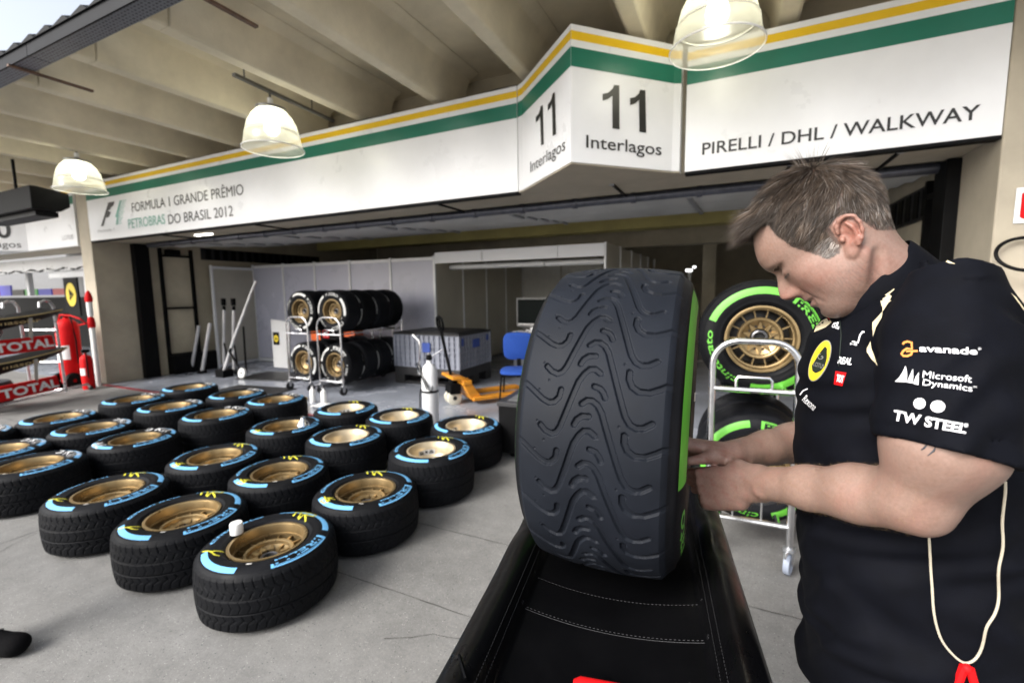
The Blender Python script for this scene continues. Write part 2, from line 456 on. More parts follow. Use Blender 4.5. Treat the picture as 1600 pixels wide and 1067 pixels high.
# ------------------------------------------------------------------ fascia signs
def stripes(mb, P0, P1, zb, zt, off=0.0, mids=(1, 2)):
    """white panel face with a yellow and a green band along P0-P1 (plan points, front face)"""
    a, b = Vector((*P0, 0)), Vector((*P1, 0)); d = (b - a).normalized(); n = Vector((d.y, -d.x, 0))
    for z0, z1, mi in ((zt - .104, zt - .044, mids[0]), (zt - .288, zt - .154, mids[1])):
        q = n * .002
        mb.add([a + q + Vector((0, 0, z0)), b + q + Vector((0, 0, z0)), b + q + Vector((0, 0, z1)), a + q + Vector((0, 0, z1))], [(0, 1, 2, 3)], mi)
def face_fn(P0, P1, off=.004):
    a, b = Vector((*P0, 0)), Vector((*P1, 0)); d = (b - a).normalized(); n = Vector((d.y, -d.x, 0))
    return (lambda x, z: a + d * x + n * off + Vector((0, 0, z))), a, d, n
def hit_face(P0, P1, x, y):
    fn, a, d, n = face_fn(P0, P1); r = px(x, y); o = Vector((0, 0, CAM_H)); t = (a - o).dot(n) / r.dot(n); P = o + r * t
    return (P - a).dot(d), P.z
SM = [WHITE, YELLOW, GREEN, INK, INKG, INKT, BLACK]
ZB, ZT = 2.5, 3.46
def panel_text(mb, P0, P1, s, a, b, top, mi=3, bold=.0, shear=0, space=1.0):
    """text between picture points a (baseline start) and b (baseline end), cap height by picture point top above a"""
    x0, z0 = hit_face(P0, P1, *a); x1, z1 = hit_face(P0, P1, *b); xt, zt_ = hit_face(P0, P1, *top)
    fn = face_fn(P0, P1)[0]; V, F, wd = text2d(s, bold, space); h = zt_ - z0; w = x1 - x0
    put_text(mb, s, lambda x, y: fn(x0 + x, z0 + y), mi, w=w, h=h, bold=bold, shear=shear, space=space)
# long left sign
s = MB(); A, B = (-9.965, 4.1), (-1.872, 4.1)
s.box(-9.965, -1.872, 4.1, 4.185, ZB, ZT, 0); s.box(-9.965, -1.876, 4.098, 4.186, ZB - .022, ZB - .002, 6)
stripes(s, A, B, ZB, ZT)
panel_text(s, A, B, 'FORMULA 1 GRANDE PRÊMIO', (207, 331.7), (381.5, 308.5), (207, 317.5), 3)
panel_text(s, A, B, 'PETROBRAS', (201.6, 357.2), (258.7, 349.6), (201.6, 342.8), 5)
panel_text(s, A, B, 'DO BRASIL 2012', (264, 350.5), (365, 338.5), (264, 335.6), 3)
fn = face_fn(A, B)[0]
def pp(mb, P0, P1, poly, mi):
    fn = face_fn(P0, P1)[0]; mb.add([fn(*hit_face(P0, P1, *q)) for q in poly], [tuple(range(len(poly)))[::-1]], mi)
q = lambda a, b: (130 + a * .18125, 280 + b * .18125)
pp(s, A, B, [q(218, 203), q(272, 193), q(262, 228), q(240, 244), q(236, 262), q(214, 272)], 3)
pp(s, A, B, [q(218, 203), q(214, 272), q(197, 330), q(178, 405), q(155, 408)], 3)
pp(s, A, B, [q(214, 272), q(240, 286), q(232, 310), q(222, 330), q(197, 332)], 3)
pp(s, A, B, [q(318, 185), q(330, 183), q(305, 290), q(298, 392), q(284, 394), q(292, 330), q(278, 328)], 5)
for i in range(13):
    yy = 186 + i * 16.5; x0_ = 322 - i * 2.6; x1_ = 375 - i * 3.2 - (i % 3) * 4
    pp(s, A, B, [q(x0_, yy), q(x1_, yy - 6), q(x1_, yy - 2), q(x0_, yy + 7)], 5)
panel_text(s, A, B, 'Formula 1', (154, 363.5), (179, 360), (154, 359.5), 4)
sg = s.build('sign_board', SM, smooth=0); tag(sg, 'long white garage sign reading Formula 1 Grande Prêmio with green and yellow bands', 'sign')
# pointed number sign
V0, VA, V1 = (-1.80, 4.06), (-1.103, 3.37), (-.46, 4.02)
s = MB(); plan = [(-1.864, 4.10), (-1.80, 4.06), VA, (-.46, 4.02), (-.405, 4.05), (-.405, 4.183), (-1.864, 4.183)]
s.prism(plan, ZB, ZT, lambda a, b, d: (a, b, d), 0)
for a, b in ((plan[0], plan[1]), (V0, VA), (VA, V1), (plan[3], plan[4])): stripes(s, a, b, ZB, ZT)
s.prism([(a, b + .01) if i in (1, 2, 3) else (a, b) for i, (a, b) in enumerate(plan)], ZB - .012, ZB - .002, lambda a, b, d: (a, b, d), 7)
q = lambda a, b: (700 + a * .25, b * .25)
for base, tops, ends in ((q(962, 812), q(962, 545), q(1232, 832)),):
    pass
ONE = lambda mb, A_, B_, pts, mi=3: pp(mb, A_, B_, [q(*t) for t in pts], mi)
for pts in ([(1026, 805), (1070, 811), (1069, 537), (1036, 534), (1028, 556), (1026, 600)], [(1026, 600), (1028, 556), (1000, 582), (965, 590), (965, 632), (1000, 622)],
            [(1194, 826), (1237, 833), (1232, 568), (1199, 564), (1192, 586), (1192, 628)], [(1192, 628), (1192, 586), (1166, 610), (1136, 616), (1136, 660), (1168, 650)]): ONE(s, VA, V1, pts)
for pts in ([(584, 911), (601, 902), (594, 658), (580, 668), (577, 690), (578, 726)], [(578, 726), (577, 690), (568, 714), (551, 732), (551, 768), (568, 752)],
            [(657, 852), (678, 840), (669, 577), (655, 589), (651, 612), (652, 648)], [(652, 648), (651, 612), (642, 636), (626, 656), (626, 694), (642, 676)]): ONE(s, V0, VA, pts)
panel_text(s, VA, V1, 'Interlagos', q(862, 923), q(1332, 975), q(862, 845), 3, bold=.006)
panel_text(s, V0, VA, 'Interlagos', q(517, 1080), q(735, 943), q(517, 1012), 3, bold=.0)
sg = s.build('sign_board', SM + [CREAM], smooth=0); tag(sg, 'pointed white sign with number 11 Interlagos on both faces', 'sign')
# right sign
s = MB(); A, B = (-.368, 4.1), (1.538, 4.1)
s.box(-.368, 1.538, 4.1, 4.185, ZB, ZT, 0); s.box(-.366, 1.538, 4.098, 4.186, ZB - .022, ZB - .002, 6); stripes(s, A, B, ZB, ZT)
panel_text(s, A, B, 'PIRELLI / DHL / WALKWAY', (1097, 242.5), (1530, 188), (1097, 224.5), 3, bold=.012)
sg = s.build('sign_board', SM, smooth=0); tag(sg, 'white sign reading PIRELLI / DHL / WALKWAY with green and yellow bands', 'sign')
# neighbour bay sign
s = MB(); plan = [(-10.43, 4.1), (-12.37, 4.1), (-13.1, 3.40), (-13.83, 4.1), (-16.9, 4.1), (-16.9, 4.185), (-10.43, 4.185)]
s.prism(plan[::-1], 2.45, ZT, lambda a, b, d: (a, b, d), 0)
for a, b in ((plan[1], plan[0]), (plan[2], plan[1]), (plan[3], plan[2]), (plan[4], plan[3])): stripes(s, a, b, 2.45, ZT)
panel_text(s, plan[2], plan[1], '10', (-22, 371), (18.5, 369), (-22, 344), 3, bold=.02)
panel_text(s, plan[2], plan[1], 'Interlagos', (-55, 386), (33, 382), (-55, 376), 3)
panel_text(s, plan[1], plan[0], 'LOTUS', (98, 375.5), (115, 373), (98, 368.5), 4)
sg = s.build('sign_board', SM, smooth=0); tag(sg, 'white sign with number 10 Interlagos over the left neighbouring bay', 'sign')

# ------------------------------------------------------------------ pendant lamps
def shade_mat():
    m = bpy.data.materials.new('milky lamp shade'); m.use_nodes = True
    t = m.node_tree; n = t.nodes; L = t.links; n.remove(n['Principled BSDF']); out = n['Material Output']
    tr = n.new('ShaderNodeBsdfTranslucent'); tr.inputs[0].default_value = (.93, .92, .80, 1)
    df = n.new('ShaderNodeBsdfDiffuse'); df.inputs[0].default_value = (.85, .85, .76, 1)
    tp = n.new('ShaderNodeBsdfTransparent'); tp.inputs[0].default_value = (.97, .97, .92, 1)
    gl = n.new('ShaderNodeBsdfGlossy'); gl.inputs['Roughness'].default_value = .2
    m1 = n.new('ShaderNodeMixShader'); m1.inputs[0].default_value = .35; L.new(tr.outputs[0], m1.inputs[1]); L.new(df.outputs[0], m1.inputs[2])
    m2 = n.new('ShaderNodeMixShader'); m2.inputs[0].default_value = .63; L.new(m1.outputs[0], m2.inputs[1]); L.new(tp.outputs[0], m2.inputs[2])
    m3 = n.new('ShaderNodeMixShader'); m3.inputs[0].default_value = .06; L.new(m2.outputs[0], m3.inputs[1]); L.new(gl.outputs[0], m3.inputs[2])
    L.new(m3.outputs[0], out.inputs[0]); return m
SHADE = shade_mat()
BULB = mat('lit bulb', (1, 1, 1), .5, emit=(1.0, .97, .80), estr=14)
def make_lamp():
    t = thing('pendant_lamp', 'x', 'lamp', (0, 0, 0), 0, 'pendant lamps under the canopy')
    m = MB(); outer = [(.10, .232), (.155, .205), (.205, .15), (.243, .075), (.262, 0), (.268, -.03), (.275, -.034), (.282, -.09), (.296, -.165), (.312, -.19)]
    inner = [(r - .006, z) for r, z in outer][::-1]
    m.lathe(outer, 64); m.build('lamp_shade', SHADE, t, smooth=60)
    m = MB(); m.lathe([(.309, -.19), (.316, -.186), (.316, -.196), (.309, -.196), (.309, -.19)], 64); m.lathe([(.266, -.028), (.272, -.028), (.272, -.036), (.266, -.036)], 64)
    m.build('shade_rim', WPLAST, t)
    m = MB(); m.lathe([(.001, .285), (.03, .283), (.034, .262), (.075, .255), (.155, .238), (.158, .21), (.12, .208), (.001, .205)], 40, 0)
    m.lathe([(.001, .345), (.028, .343), (.03, .287), (.001, .286)], 24, 1); m.build('lamp_cap', [mat('lamp cap grey', (.28, .28, .28), .45, .4, var=.2), WPLAST], t)
    m = MB(); m.lathe([(.001, .2), (.04, .19), (.055, .14), (.075, .05), (.07, 0), (.04, -.035), (.001, -.045)], 24); m.build('bulb', BULB, t)
    m = MB(); m.box(-.022, .022, -.42, .95, .40, .43, 0); m.tube([(0, 0, .345), (0, 0, .40)], .012, 8, 0); m.tube([(0, -.3, .43), (0, -.3, .9)], .008, 6, 0); m.tube([(0, .6, .43), (0, .6, .9)], .008, 6, 0)
    m.build('mounting_rail', mat('dull rail', (.13, .125, .115), .55, .3, var=.3), t)
    return t
lamp = make_lamp()
LAMPS = [((-.135, 3.42, 3.27), 'milky dome lamp hanging before the number 11 sign, largest lamp in view'),
         ((-4.22, 3.30, 3.18), 'milky dome lamp hanging before the bare stretch of the long sign, middle of three'),
         ((-8.07, 3.27, 3.17), 'milky dome lamp hanging beside the pillar at the far left bay'),]
for i, (p_, lb) in enumerate(LAMPS):
    o = lamp if i == 0 else copy_tree(lamp); o.location = p_; o['label'] = lb; o.scale = (.92,) * 3
    o.rotation_euler = (0, 0, R_(4 * i))
# ================================================================== GARAGE CONTENTS
PANEL = mat('lilac grey panel', (.46, .465, .55), .28, var=.02, scale=1.2, rvar=.08)
PANELD = mat('grey stand panel', (.46, .435, .36), .35, var=.12, scale=1.2)
POSTM = mat('pale anodised post', (.70, .71, .72), .35, .1, var=.06)
pw = thing('partition_wall', 'grey stand partition with aluminium posts, shutting off the back of the bay', 'partition', (-5, 7, 0))
def chb(mb, name, mats, parent, **k):
    o = mb.build(name, mats, None, **k); o.parent = parent; o.matrix_parent_inverse = Matrix.Translation(parent.location).inverted(); return o
POST = [(-9.74, 5.95), (-9.87, 6.97), (-8.95, 7.03), (-8.02, 7.07), (-7.05, 7.1), (-6.01, 7.12), (-4.99, 7.14)]
for i, (a, b) in enumerate(zip(POST[:-1], POST[1:])):
    A_, B_ = Vector((*a, 0)), Vector((*b, 0)); d = (B_ - A_); L_ = d.length; ang = math.atan2(d.y, d.x)
    M = Matrix.Translation(A_) @ Matrix.Rotation(ang, 4, 'Z')
    m = MB()
    if i > 0: m.box(.026, L_ - .026, -.004, .004, .09, 2.15, 0, M)
    else: m.box(.026, L_ - .026, -.004, .004, .09, 2.10, 1, M)
    chb(m, 'panel', [PANEL, PANELD], pw, smooth=0)
    m = MB(); zt = 2.20 if i else 2.15
    m.box(.026, L_ - .026, -.015, .015, zt - .06, zt, 0, M); m.box(.026, L_ - .026, -.015, .015, .02, .08, 0, M)
    chb(m, 'rail', POSTM, pw, bevel=.003)
for i, (a, b) in enumerate(POST):
    m = MB(); m.box(a - .024, a + .024, b - .024, b + .024, .006, 2.22 if i else 2.16); chb(m, 'post', POSTM, pw, bevel=.004)
for k in range(1, 5):
    Y = 7.14 + k
    m = MB(); m.box(-4.994, -4.986, Y - .974, Y - .026, .05, 2.15); chb(m, 'panel', PANELD, pw, smooth=0)
    m = MB(); m.box(-5.01, -4.97, Y - .02, Y + .02, .006, 2.2); chb(m, 'post', POSTM, pw, bevel=.004)
    m = MB(); m.box(-1.764, -1.756, Y - .974, Y - .026, .05, 2.28); chb(m, 'panel', PANELD, pw, smooth=0)
for k in range(1, 6):
    Y = 7.14 + k
    m = MB(); m.box(-1.78, -1.74, Y - .02, Y + .02, .006, 2.3); chb(m, 'post', POSTM, pw, bevel=.004)
for k in range(3):
    m = MB(); m.box(-4.96 + k * 1.07, -3.92 + k * 1.07, 11.15, 11.16, .05, 2.2); chb(m, 'panel', mat('pale panel', (.66, .65, .61), .4, var=.08), pw, smooth=0)
for x0, x1 in ((-4.965, -3.985), (-3.95, -2.56), (-2.55, -1.79)):
    m = MB(); m.box(x0, x1, 7.12, 7.16, 2.075, 2.275); chb(m, 'header', mat('white fascia', (.82, .83, .85), .3), pw, bevel=.003)
m = MB(); m.box(-3.98, -3.955, 7.115, 7.165, 2.07, 2.28); m.box(-1.785, -1.755, 7.11, 7.17, .006, 2.29); chb(m, 'post', POSTM, pw, bevel=.003)
for x0, x1 in ((-4.9, -2.95), (-2.93, -1.8)):
    m = MB(); m.tube([(x0, 7.55, 2.02), (x1, 7.55, 2.02)], .05, 14); chb(m, 'roller', POSTM, pw)

# ---- upright tyres in trolleys share one slick/rack wheel builder, defined with the tyres (p4)

# ---- folding crate
CRG = mat('grey crate plastic', (.27, .285, .34), .45, var=.1, scale=10)
cr = thing('folding_crate', 'grey ribbed folding pallet crate with black base and black lid', 'crate', (-4.5, 6.63, 0))
def crate():
    m = MB()
    x0, x1, y0, y1, z0, z1 = -.65, .65, -.5, .5, .30, .84
    m.box(x0 + .02, x1 - .02, y0 + .02, y1 - .02, z0, z1 - .002, 0)
    nx, ny, nz = 13, 10, 6
    for i in range(nx + 1):
        x = x0 + (x1 - x0) * i / nx
        w = .022 if i in (0, 4, 9, nx) else .009
        m.box(x - w, x + w, y0 - .012, y0 + .018, z0, z1); m.box(x - w, x + w, y1 - .018, y1 + .012, z0, z1)
    for i in range(ny + 1):
        y = y0 + (y1 - y0) * i / ny; w = .022 if i in (0, 5, ny) else .009
        m.box(x0 - .012, x0 + .018, y - w, y + w, z0, z1); m.box(x1 - .018, x1 + .012, y - w, y + w, z0, z1)
    for i in range(nz + 1):
        z = z0 + (z1 - z0) * i / nz; w = .008
        m.box(x0, x1, y0 - .008, y0 + .018, z - w, z + w); m.box(x1 - .018, x1 + .008, y0, y1, z - w, z + w)
    m.box(-.06, .10, y0 - .02, y0 - .013, .56, .72, 1); m.box(x1 + .013, x1 + .02, -.10, .12, .62, .76, 1); m.box(x1 + .013, x1 + .02, .36, .42, .70, .80, 1)
    m.box(x1 + .013, x1 + .02, -.44, -.38, .68, .8, 1)
    return m
crate().build('crate_wall', [CRG, mat('blue crate label', (.03, .07, .32), .5)], cr, smooth=0)
m = MB()
m.box(-.66, .66, -.51, .51, .16, .298)
for x in (-.56, 0, .56):
    for y in (-.42, 0, .42): m.box(x - .1, x + .1, y - .09, y + .09, .0, .158)
m.box(-.66, .66, -.5, -.34, .012, .05); m.box(-.66, .66, .34, .5, .012, .05)
m.build('pallet_base', mat('black crate plastic', (.016, .016, .018), .5, var=.3), cr, smooth=0)
m = MB(); m.box(-.67, .67, -.52, .52, .842, .875); m.box(-.60, .60, -.45, .45, .876, .892); m.build('lid', MATS['black crate plastic'], cr, bevel=.006)
cr.rotation_euler.z = R_(-1)

# ---- pallet truck
ORG = mat('orange truck paint', (.66, .26, .02), .4, var=.25, scale=9, rvar=.1)
pj = thing('pallet_truck', 'orange hand pallet truck with black handle before the grey crate', 'pallet truck', (-3.38, 5.28, 0), R_(-38))
# local: forks run along +Y
m = MB()
for x in (-.20, .20): m.box(x - .075, x + .075, .14, 1.05, .07, .12)
m.build('fork', ORG, pj, bevel=.008)
m = MB(); m.prism([(.13, .08), (.30, .08), (.10, .36), (-.02, .42), (-.14, .42), (-.14, .38), (-.02, .37)], -.24, .24, lambda a, z, d: (d, a, z)); m.box(-.26, .26, .0, .13, .30, .36)
m.build('chassis', ORG, pj, bevel=.01)
m = MB(); m.box(-.12, .12, -.13, .02, .16, .30); m.tube([(0, -.06, .12), (0, -.06, .42)], .055, 16); m.tube([(-.08, -.05, .3), (-.08, -.05, .42)], .02, 10); m.build('pump', BLACK, pj, bevel=.006)
for x in (-.062, .062):
    m = MB(); Mw = Matrix.Translation((x, -.06, .10)) @ Matrix.Rotation(R_(90), 4, 'Y')
    m.lathe([(.03, -.028), (.085, -.028), (.1, -.02), (.1, .02), (.085, .028), (.03, .028), (.03, -.028)], 28, 0, Mw); m.lathe([(.001, -.03), (.03, -.03), (.03, .03), (.001, .03)], 16, 1, Mw)
    m.build('wheel', [mat('cream nylon wheel', (.62, .60, .50), .45), DARK], pj)
m = MB(); m.tube([(0, -.08, .40), (0, -.14, .70), (0, -.2, 1.02)], .022, 12)
loop = [(.0, -.2, 1.0), (-.1, -.205, 1.05), (-.125, -.215, 1.12), (-.1, -.225, 1.2), (0, -.23, 1.225), (.1, -.225, 1.2), (.125, -.215, 1.12), (.1, -.205, 1.05)]
m.tube(loop, .016, 10, closed=True); m.tube([(0, -.2, 1.0), (0, -.23, 1.22)], .014, 8); m.build('handle', BLACK, pj)

# ---- blue chair
BLU = mat('blue chair fabric', (.012, .065, .34), .85, var=.15, scale=60)
ch = thing('office_chair', 'blue fabric visitor chair half hidden behind the big tyre', 'chair', (-2.57, 5.55, 0), R_(200))
def pad(w, h, t, n=20):
    V = []; 
    for i in range(n):
        a = 2 * math.pi * i / n; c, s_ = math.cos(a), math.sin(a); e = .5
        V.append((w / 2 * math.copysign(abs(c) ** e, c), h / 2 * math.copysign(abs(s_) ** e, s_)))
    return V
P_ = pad(.46, .44, .06)
def cushion(M, P_, t):
    m = MB(); n = len(P_); vs = []
    for k_, z in ((.86, -t / 2), (1, -t / 4), (1, t / 4), (.86, t / 2), (.3, t * .56)): vs += [M @ Vector((a * k_, b * k_, z)) for a, b in P_]
    fs = []
    for j in range(4): fs += [(j * n + i, j * n + (i + 1) % n, (j + 1) * n + (i + 1) % n, (j + 1) * n + i) for i in range(n)]
    fs += [tuple(range(n))[::-1], tuple(range(4 * n, 5 * n))]; m.add(vs, fs); return m
cushion(Matrix.Translation((0, 0, .47)), P_, .07).build('seat', BLU, ch, smooth=60)
cushion(Matrix.Translation((0, -.24, .78)) @ Matrix.Rotation(R_(78), 4, 'X'), pad(.44, .40, .05), .06).build('backrest', BLU, ch, smooth=60)
for x in (-.2, .2):
    for y in (-.2, .2):
        m = MB(); m.tube([(x, y, .44), (x * 1.15, y * 1.15, .012)], .012, 8); m.build('leg', BLACK, ch)
m = MB(); m.box(-.2, .2, -.2, .2, .415, .44); m.box(-.03, .03, -.27, -.25, .42, .8); m.build('frame', BLACK, ch)

# ---- white gas bottle with lance
gbt = thing('gas_bottle', 'white gas bottle with chrome lance and coiled black hose', 'gas bottle', (-3.10, 4.27, 0), 0)
m = MB(); m.lathe([(.001, .0), (.09, 0), (.093, .02), (.093, .40), (.095, .405), (.093, .41), (.093, .60), (.085, .66), (.06, .71), (.03, .735), (.028, .77), (.001, .77)], 40)
m.build('bottle', mat('white cylinder paint', (.72, .73, .74), .35, var=.08, scale=6), gbt)
m = MB(); m.lathe([(.096, .40), (.099, .402), (.099, .425), (.096, .427)], 40); m.build('strap', BLACK, gbt); m = MB(); m.lathe([(.02, .77), (.035, .775), (.035, .83), (.015, .835)], 16); m.build('neck_ring', BLACK, gbt)
m = MB(); m.tube([(-.13, -.02, .70), (-.115, -.02, .78), (-.105, -.02, .92), (-.115, -.02, .99), (-.20, -.02, 1.06)], .012, 10); m.tube([(-.13, -.02, .60), (-.13, -.02, .70)], .022, 10); m.build('lance', CHROME, gbt)
m = MB(); m.tube([(0, 0, .8), (.05, 0, .82), (.12, .0, .86), (.19, 0, .90)], .008, 8); m.lathe([(.012, .835), (.02, .838), (.02, .86), (.001, .862)], 12); m.build('regulator', CHROME, gbt)
m = MB()
pts = []
for i in range(150):
    t_ = i / 149; a = t_ * 2 * math.pi * 14
    base = Vector((-.115, -.06, .74)).lerp(Vector((.055, -.12, .46)), t_); pts.append(base + Vector((.020 * math.cos(a), .020 * math.sin(a) * .6, .006 * math.sin(a))))
m.tube(pts, .0055, 6); m.tube([(.055, -.12, .46), (.085, -.09, .43), (.07, -.04, .5), (.0, .02, .78)], .006, 6); m.build('hose', BLACK, gbt)
m = MB(); m.tube([(-.10, .02, .43), (-.15, .03, .42), (-.17, .035, .36), (-.19, .04, .02)], .009, 8); m.build('stand_tube', DARK, gbt)

# ---- flat black flight case beyond the big tyre
fc = thing('flight_case', 'low black flight case with steel catches, behind the big tyre', 'case', (-1.36, 3.98, 0), R_(4))
m = MB(); m.box(-.55, .42, -.30, .30, .06, .50); m.build('case_body', BLACK, fc, bevel=.006)
m = MB(); m.box(-.56, .43, -.31, .31, .502, .54); m.box(-.48, .36, -.24, .24, .541, .546, 1); m.build('lid', [mat('case lid', (.03, .03, .032), .35), mat('grey mat', (.11, .112, .115), .5)], fc, bevel=.004)
m = MB(); m.box(-.1, .38, -.306, -.301, .42, .44); m.box(-.02, .06, -.312, -.306, .36, .5); m.box(-.10, .40, -.306, -.301, .25, .26); m.build('catch', CHROME, fc, bevel=.002)
m = MB(); m.box(-.06, .35, -.305, -.301, .15, .215); m.build('red_label', REDP, fc, smooth=0)
for x in (-.45, .32):
    m = MB(); Mw = Matrix.Translation((x, -.2, .03)) @ Matrix.Rotation(R_(90), 4, 'Y'); m.lathe([(.001, -.015), (.03, -.015), (.03, .015), (.001, .015)], 16, 0, Mw); m.build('wheel', BLACK, fc)

# ---- monitor on a cabinet in the alcove
mc = thing('cabinet', 'grey slatted cabinet in the alcove behind the chair', 'cabinet', (-3.35, 8.0, 0))
m = MB(); m.box(-.32, .5, -.25, .25, .02, .78)
for i in range(14): m.box(-.31 + i * .058, -.28 + i * .058, -.262, -.252, .06, .76)
for i in range(8): m.box(-.32, .5, -.268, -.262, .08 + i * .09, .095 + i * .09)
m.build('cabinet_body', mat('cabinet grey', (.34, .35, .38), .5), mc, smooth=0)
m = MB(); m.box(-.33, .51, -.26, .26, .782, .80); m.build('cabinet_top', ALU, mc, smooth=0)
mo = thing('monitor', 'dark flat monitor with pale bezel standing on the grey cabinet', 'monitor', (-3.38, 8.0, .80))
m = MB(); m.box(-.32, .5, -.03, .03, .06, .62); m.build('frame', mat('pale bezel', (.25, .25, .245), .4), mo, bevel=.006)
m = MB(); m.box(-.29, .47, -.036, -.031, .1, .585); m.build('screen', mat('dark screen', (.004, .008, .0075), .5, spec=.1), mo, smooth=0)
m = MB(); m.box(-.02, .12, -.06, .06, .0, .06); m.box(-.1, .2, -.1, .1, .001, .016); m.box(-.28, .3, -.06, -.038, .10, .13); m.build('foot', ALU, mo, bevel=.004)
ls = thing('window_glow_post', 'white T-shaped glowing post standing in for a window far inside the dark bay', 'lamp', (-.9, 12, 0))  # glowing post and head stand in for a bright far window
m = MB(); m.box(-.035, .035, -.03, .03, .0, 1.96); m.build('stand', WPLAST, ls, bevel=.005)
m = MB(); m.box(-.09, .06, -.04, .04, 1.962, 2.02); m.box(.07, .14, -.04, .04, 2.04, 2.09); m.build('head', mat('window glow', (1, 1, 1), .5, emit=(1, 1, 1), estr=1.6), ls, bevel=.005)

# ---- quick lift jacks and bars leaning by the left wall
def jack(name, label, pts, r, extra, group):
    t = thing(name, label, 'jack', pts[0], 0, group); o = Vector(pts[0])
    m = MB(); m.tube([Vector(p) - o for p in pts], [q * .85 for q in r] if isinstance(r, list) else r * .85, 10); m.build('bar', mat('dull aluminium bar', (.55, .55, .56), .35, .45, var=.2), t)
    for nm, fn_ in extra:
        m = MB(); fn_(m, lambda *p: Vector(p) - o); m.build(nm, BLACK if nm != 'wheel' else WPLAST, t)
    return t
G = 'car jacks by the side wall'
jack('lift_bar', 'shorter pale aluminium bar leaning left, first by the side wall', [(-9.80, 5.42, .03), (-9.55, 5.50, .94)], .036, [('foot', lambda m, q: m.box(*sum(zip(q(-9.86, 5.36, .0), q(-9.74, 5.48, .06)), ())))], G)
jack('lift_bar', 'second pale aluminium bar leaning left, beside a taller jack', [(-9.44, 5.42, .03), (-9.18, 5.50, 1.0)], .038, [('foot', lambda m, q: m.box(*sum(zip(q(-9.5, 5.36, .0), q(-9.38, 5.48, .06)), ())))], G)
for x, lb in ((-9.08, 'upright chrome jack with black grip, left of a matching pair'), (-8.78, 'upright chrome jack with black grip and side lever, right of a pair')):
    jack('quick_jack', lb, [(x - .12, 5.72, .06), (x - .08, 5.72, .55), (x + .02, 5.72, 1.25)], .032,
         [('grip', lambda m, q, x=x: (m.tube([q(x + .02, 5.72, 1.25), q(x + .03, 5.72, 1.33)], .03, 10), m.box(*sum(zip(q(x - .01, 5.69, 1.34), q(x + .06, 5.75, 1.48)), ())))),
          ('lever', lambda m, q, x=x: m.tube([q(x - .08, 5.72, .62), q(x + .0, 5.7, .45), q(x + .05, 5.68, .2)], .018, 8)),
          ('foot', lambda m, q, x=x: m.box(*sum(zip(q(x - .2, 5.6, 0), q(x + .1, 5.84, .06)), ())))], G)
jack('trolley_jack', 'long chrome trolley jack leaning right with white wheel', [(-8.62, 5.35, .12), (-8.42, 5.45, .7), (-8.05, 5.6, 1.55), (-7.94, 5.65, 1.8)], [.04, .034, .028, .024],
     [('foot', lambda m, q: (m.box(*sum(zip(q(-8.74, 5.25, 0), q(-8.5, 5.45, .14)), ())), m.tube([q(-8.5, 5.4, .5), q(-8.2, 5.4, .12)], .02, 8), m.tube([q(-8.45, 5.4, .55), q(-8.7, 5.4, .06)], .02, 8), m.tube([q(-8.35, 5.6, .05), q(-8.33, 5.6, .95)], .018, 8))),
      ('wheel', lambda m, q: m.lathe([(.03, -.02), (.095, -.02), (.095, .02), (.03, .02), (.03, -.02)], 24, 0, Matrix.Translation(q(-8.14, 5.38, .1)) @ Matrix.Rotation(R_(80), 4, 'X')))], G)
# ---- white body panel with badge, orange cover
BADGEY = mat('badge yellow', (.72, .55, .03), .4)
bp_ = thing('body_panel', 'white car body panel with square yellow badge, leaning behind the racks', 'body panel', (-8.35, 6.3, 0))
m = MB(); m.prism([(-.12, .05), (.35, .05), (.42, 1.0), (-.12, 1.04)], -.02, .02, lambda a, z, d: (a, d, z)); m.build('shell', mat('white bodywork', (.66, .66, .66), .3), bp_, bevel=.008)
m = MB(); m.box(-.07, .11, -.026, -.021, .52, .78, 0); m.lathe([(.001, 0), (.072, 0), (.072, .002), (.001, .002)], 24, 1, Matrix.Translation((.02, -.027, .65)) @ Matrix.Rotation(R_(90), 4, 'X'))
m.lathe([(.001, 0), (.04, 0), (.04, .002), (.001, .002)], 3, 0, Matrix.Translation((.02, -.0295, .645)) @ Matrix.Rotation(R_(90), 4, 'X')); m.build('badge', [BLACK, BADGEY], bp_, smooth=0)
oc = thing('parts_cart', 'orange and black parts cart standing between the tyre trolleys', 'cart', (-6.9, 6.55, 0))
m = MB(); m.box(-.62, .55, -.12, .12, .62, .92); m.build('cover', mat('orange cover', (.72, .12, .015), .5), oc, bevel=.02)
m = MB(); m.box(-.34, .28, -.13, -.122, .60, .88); m.box(-.55, .5, -.1, .1, .08, .61); m.build('body', BLACK, oc, bevel=.01)
m = MB(); put_text(m, 'M', lambda x, y: (-.24 + x, -.134, .72 + y), 0, h=.1, bold=.03); m.box(-.27, -.1, -.1335, -.131, .69, .84, 1); m.build('label', [WHITE, REDP], oc, smooth=0)
for x in (-.45, .4):
    m = MB(); m.lathe([(.001, -.02), (.04, -.02), (.04, .02), (.001, .02)], 16, 0, Matrix.Translation((x, 0, .04)) @ Matrix.Rotation(R_(90), 4, 'X')); m.build('wheel', BLACK, oc)
for lb, (x, y), (w, h), a in (('black rubber mat by the foot of the jacks', (-7.6, 5.75), (1.3, .8), 12), ('black rubber mat behind the flat tyres', (-6.9, 4.75), (1.2, .5), 8)):
    m = MB(); m.box(-w / 2, w / 2, -h / 2, h / 2, 0, .012); o = m.build('floor_mat', mat('black rubber mat', (.014, .014, .015), .5, var=.3), bevel=.003)
    o.location = (x, y, .008); o.rotation_euler.z = R_(a); tag(o, lb, 'mat')
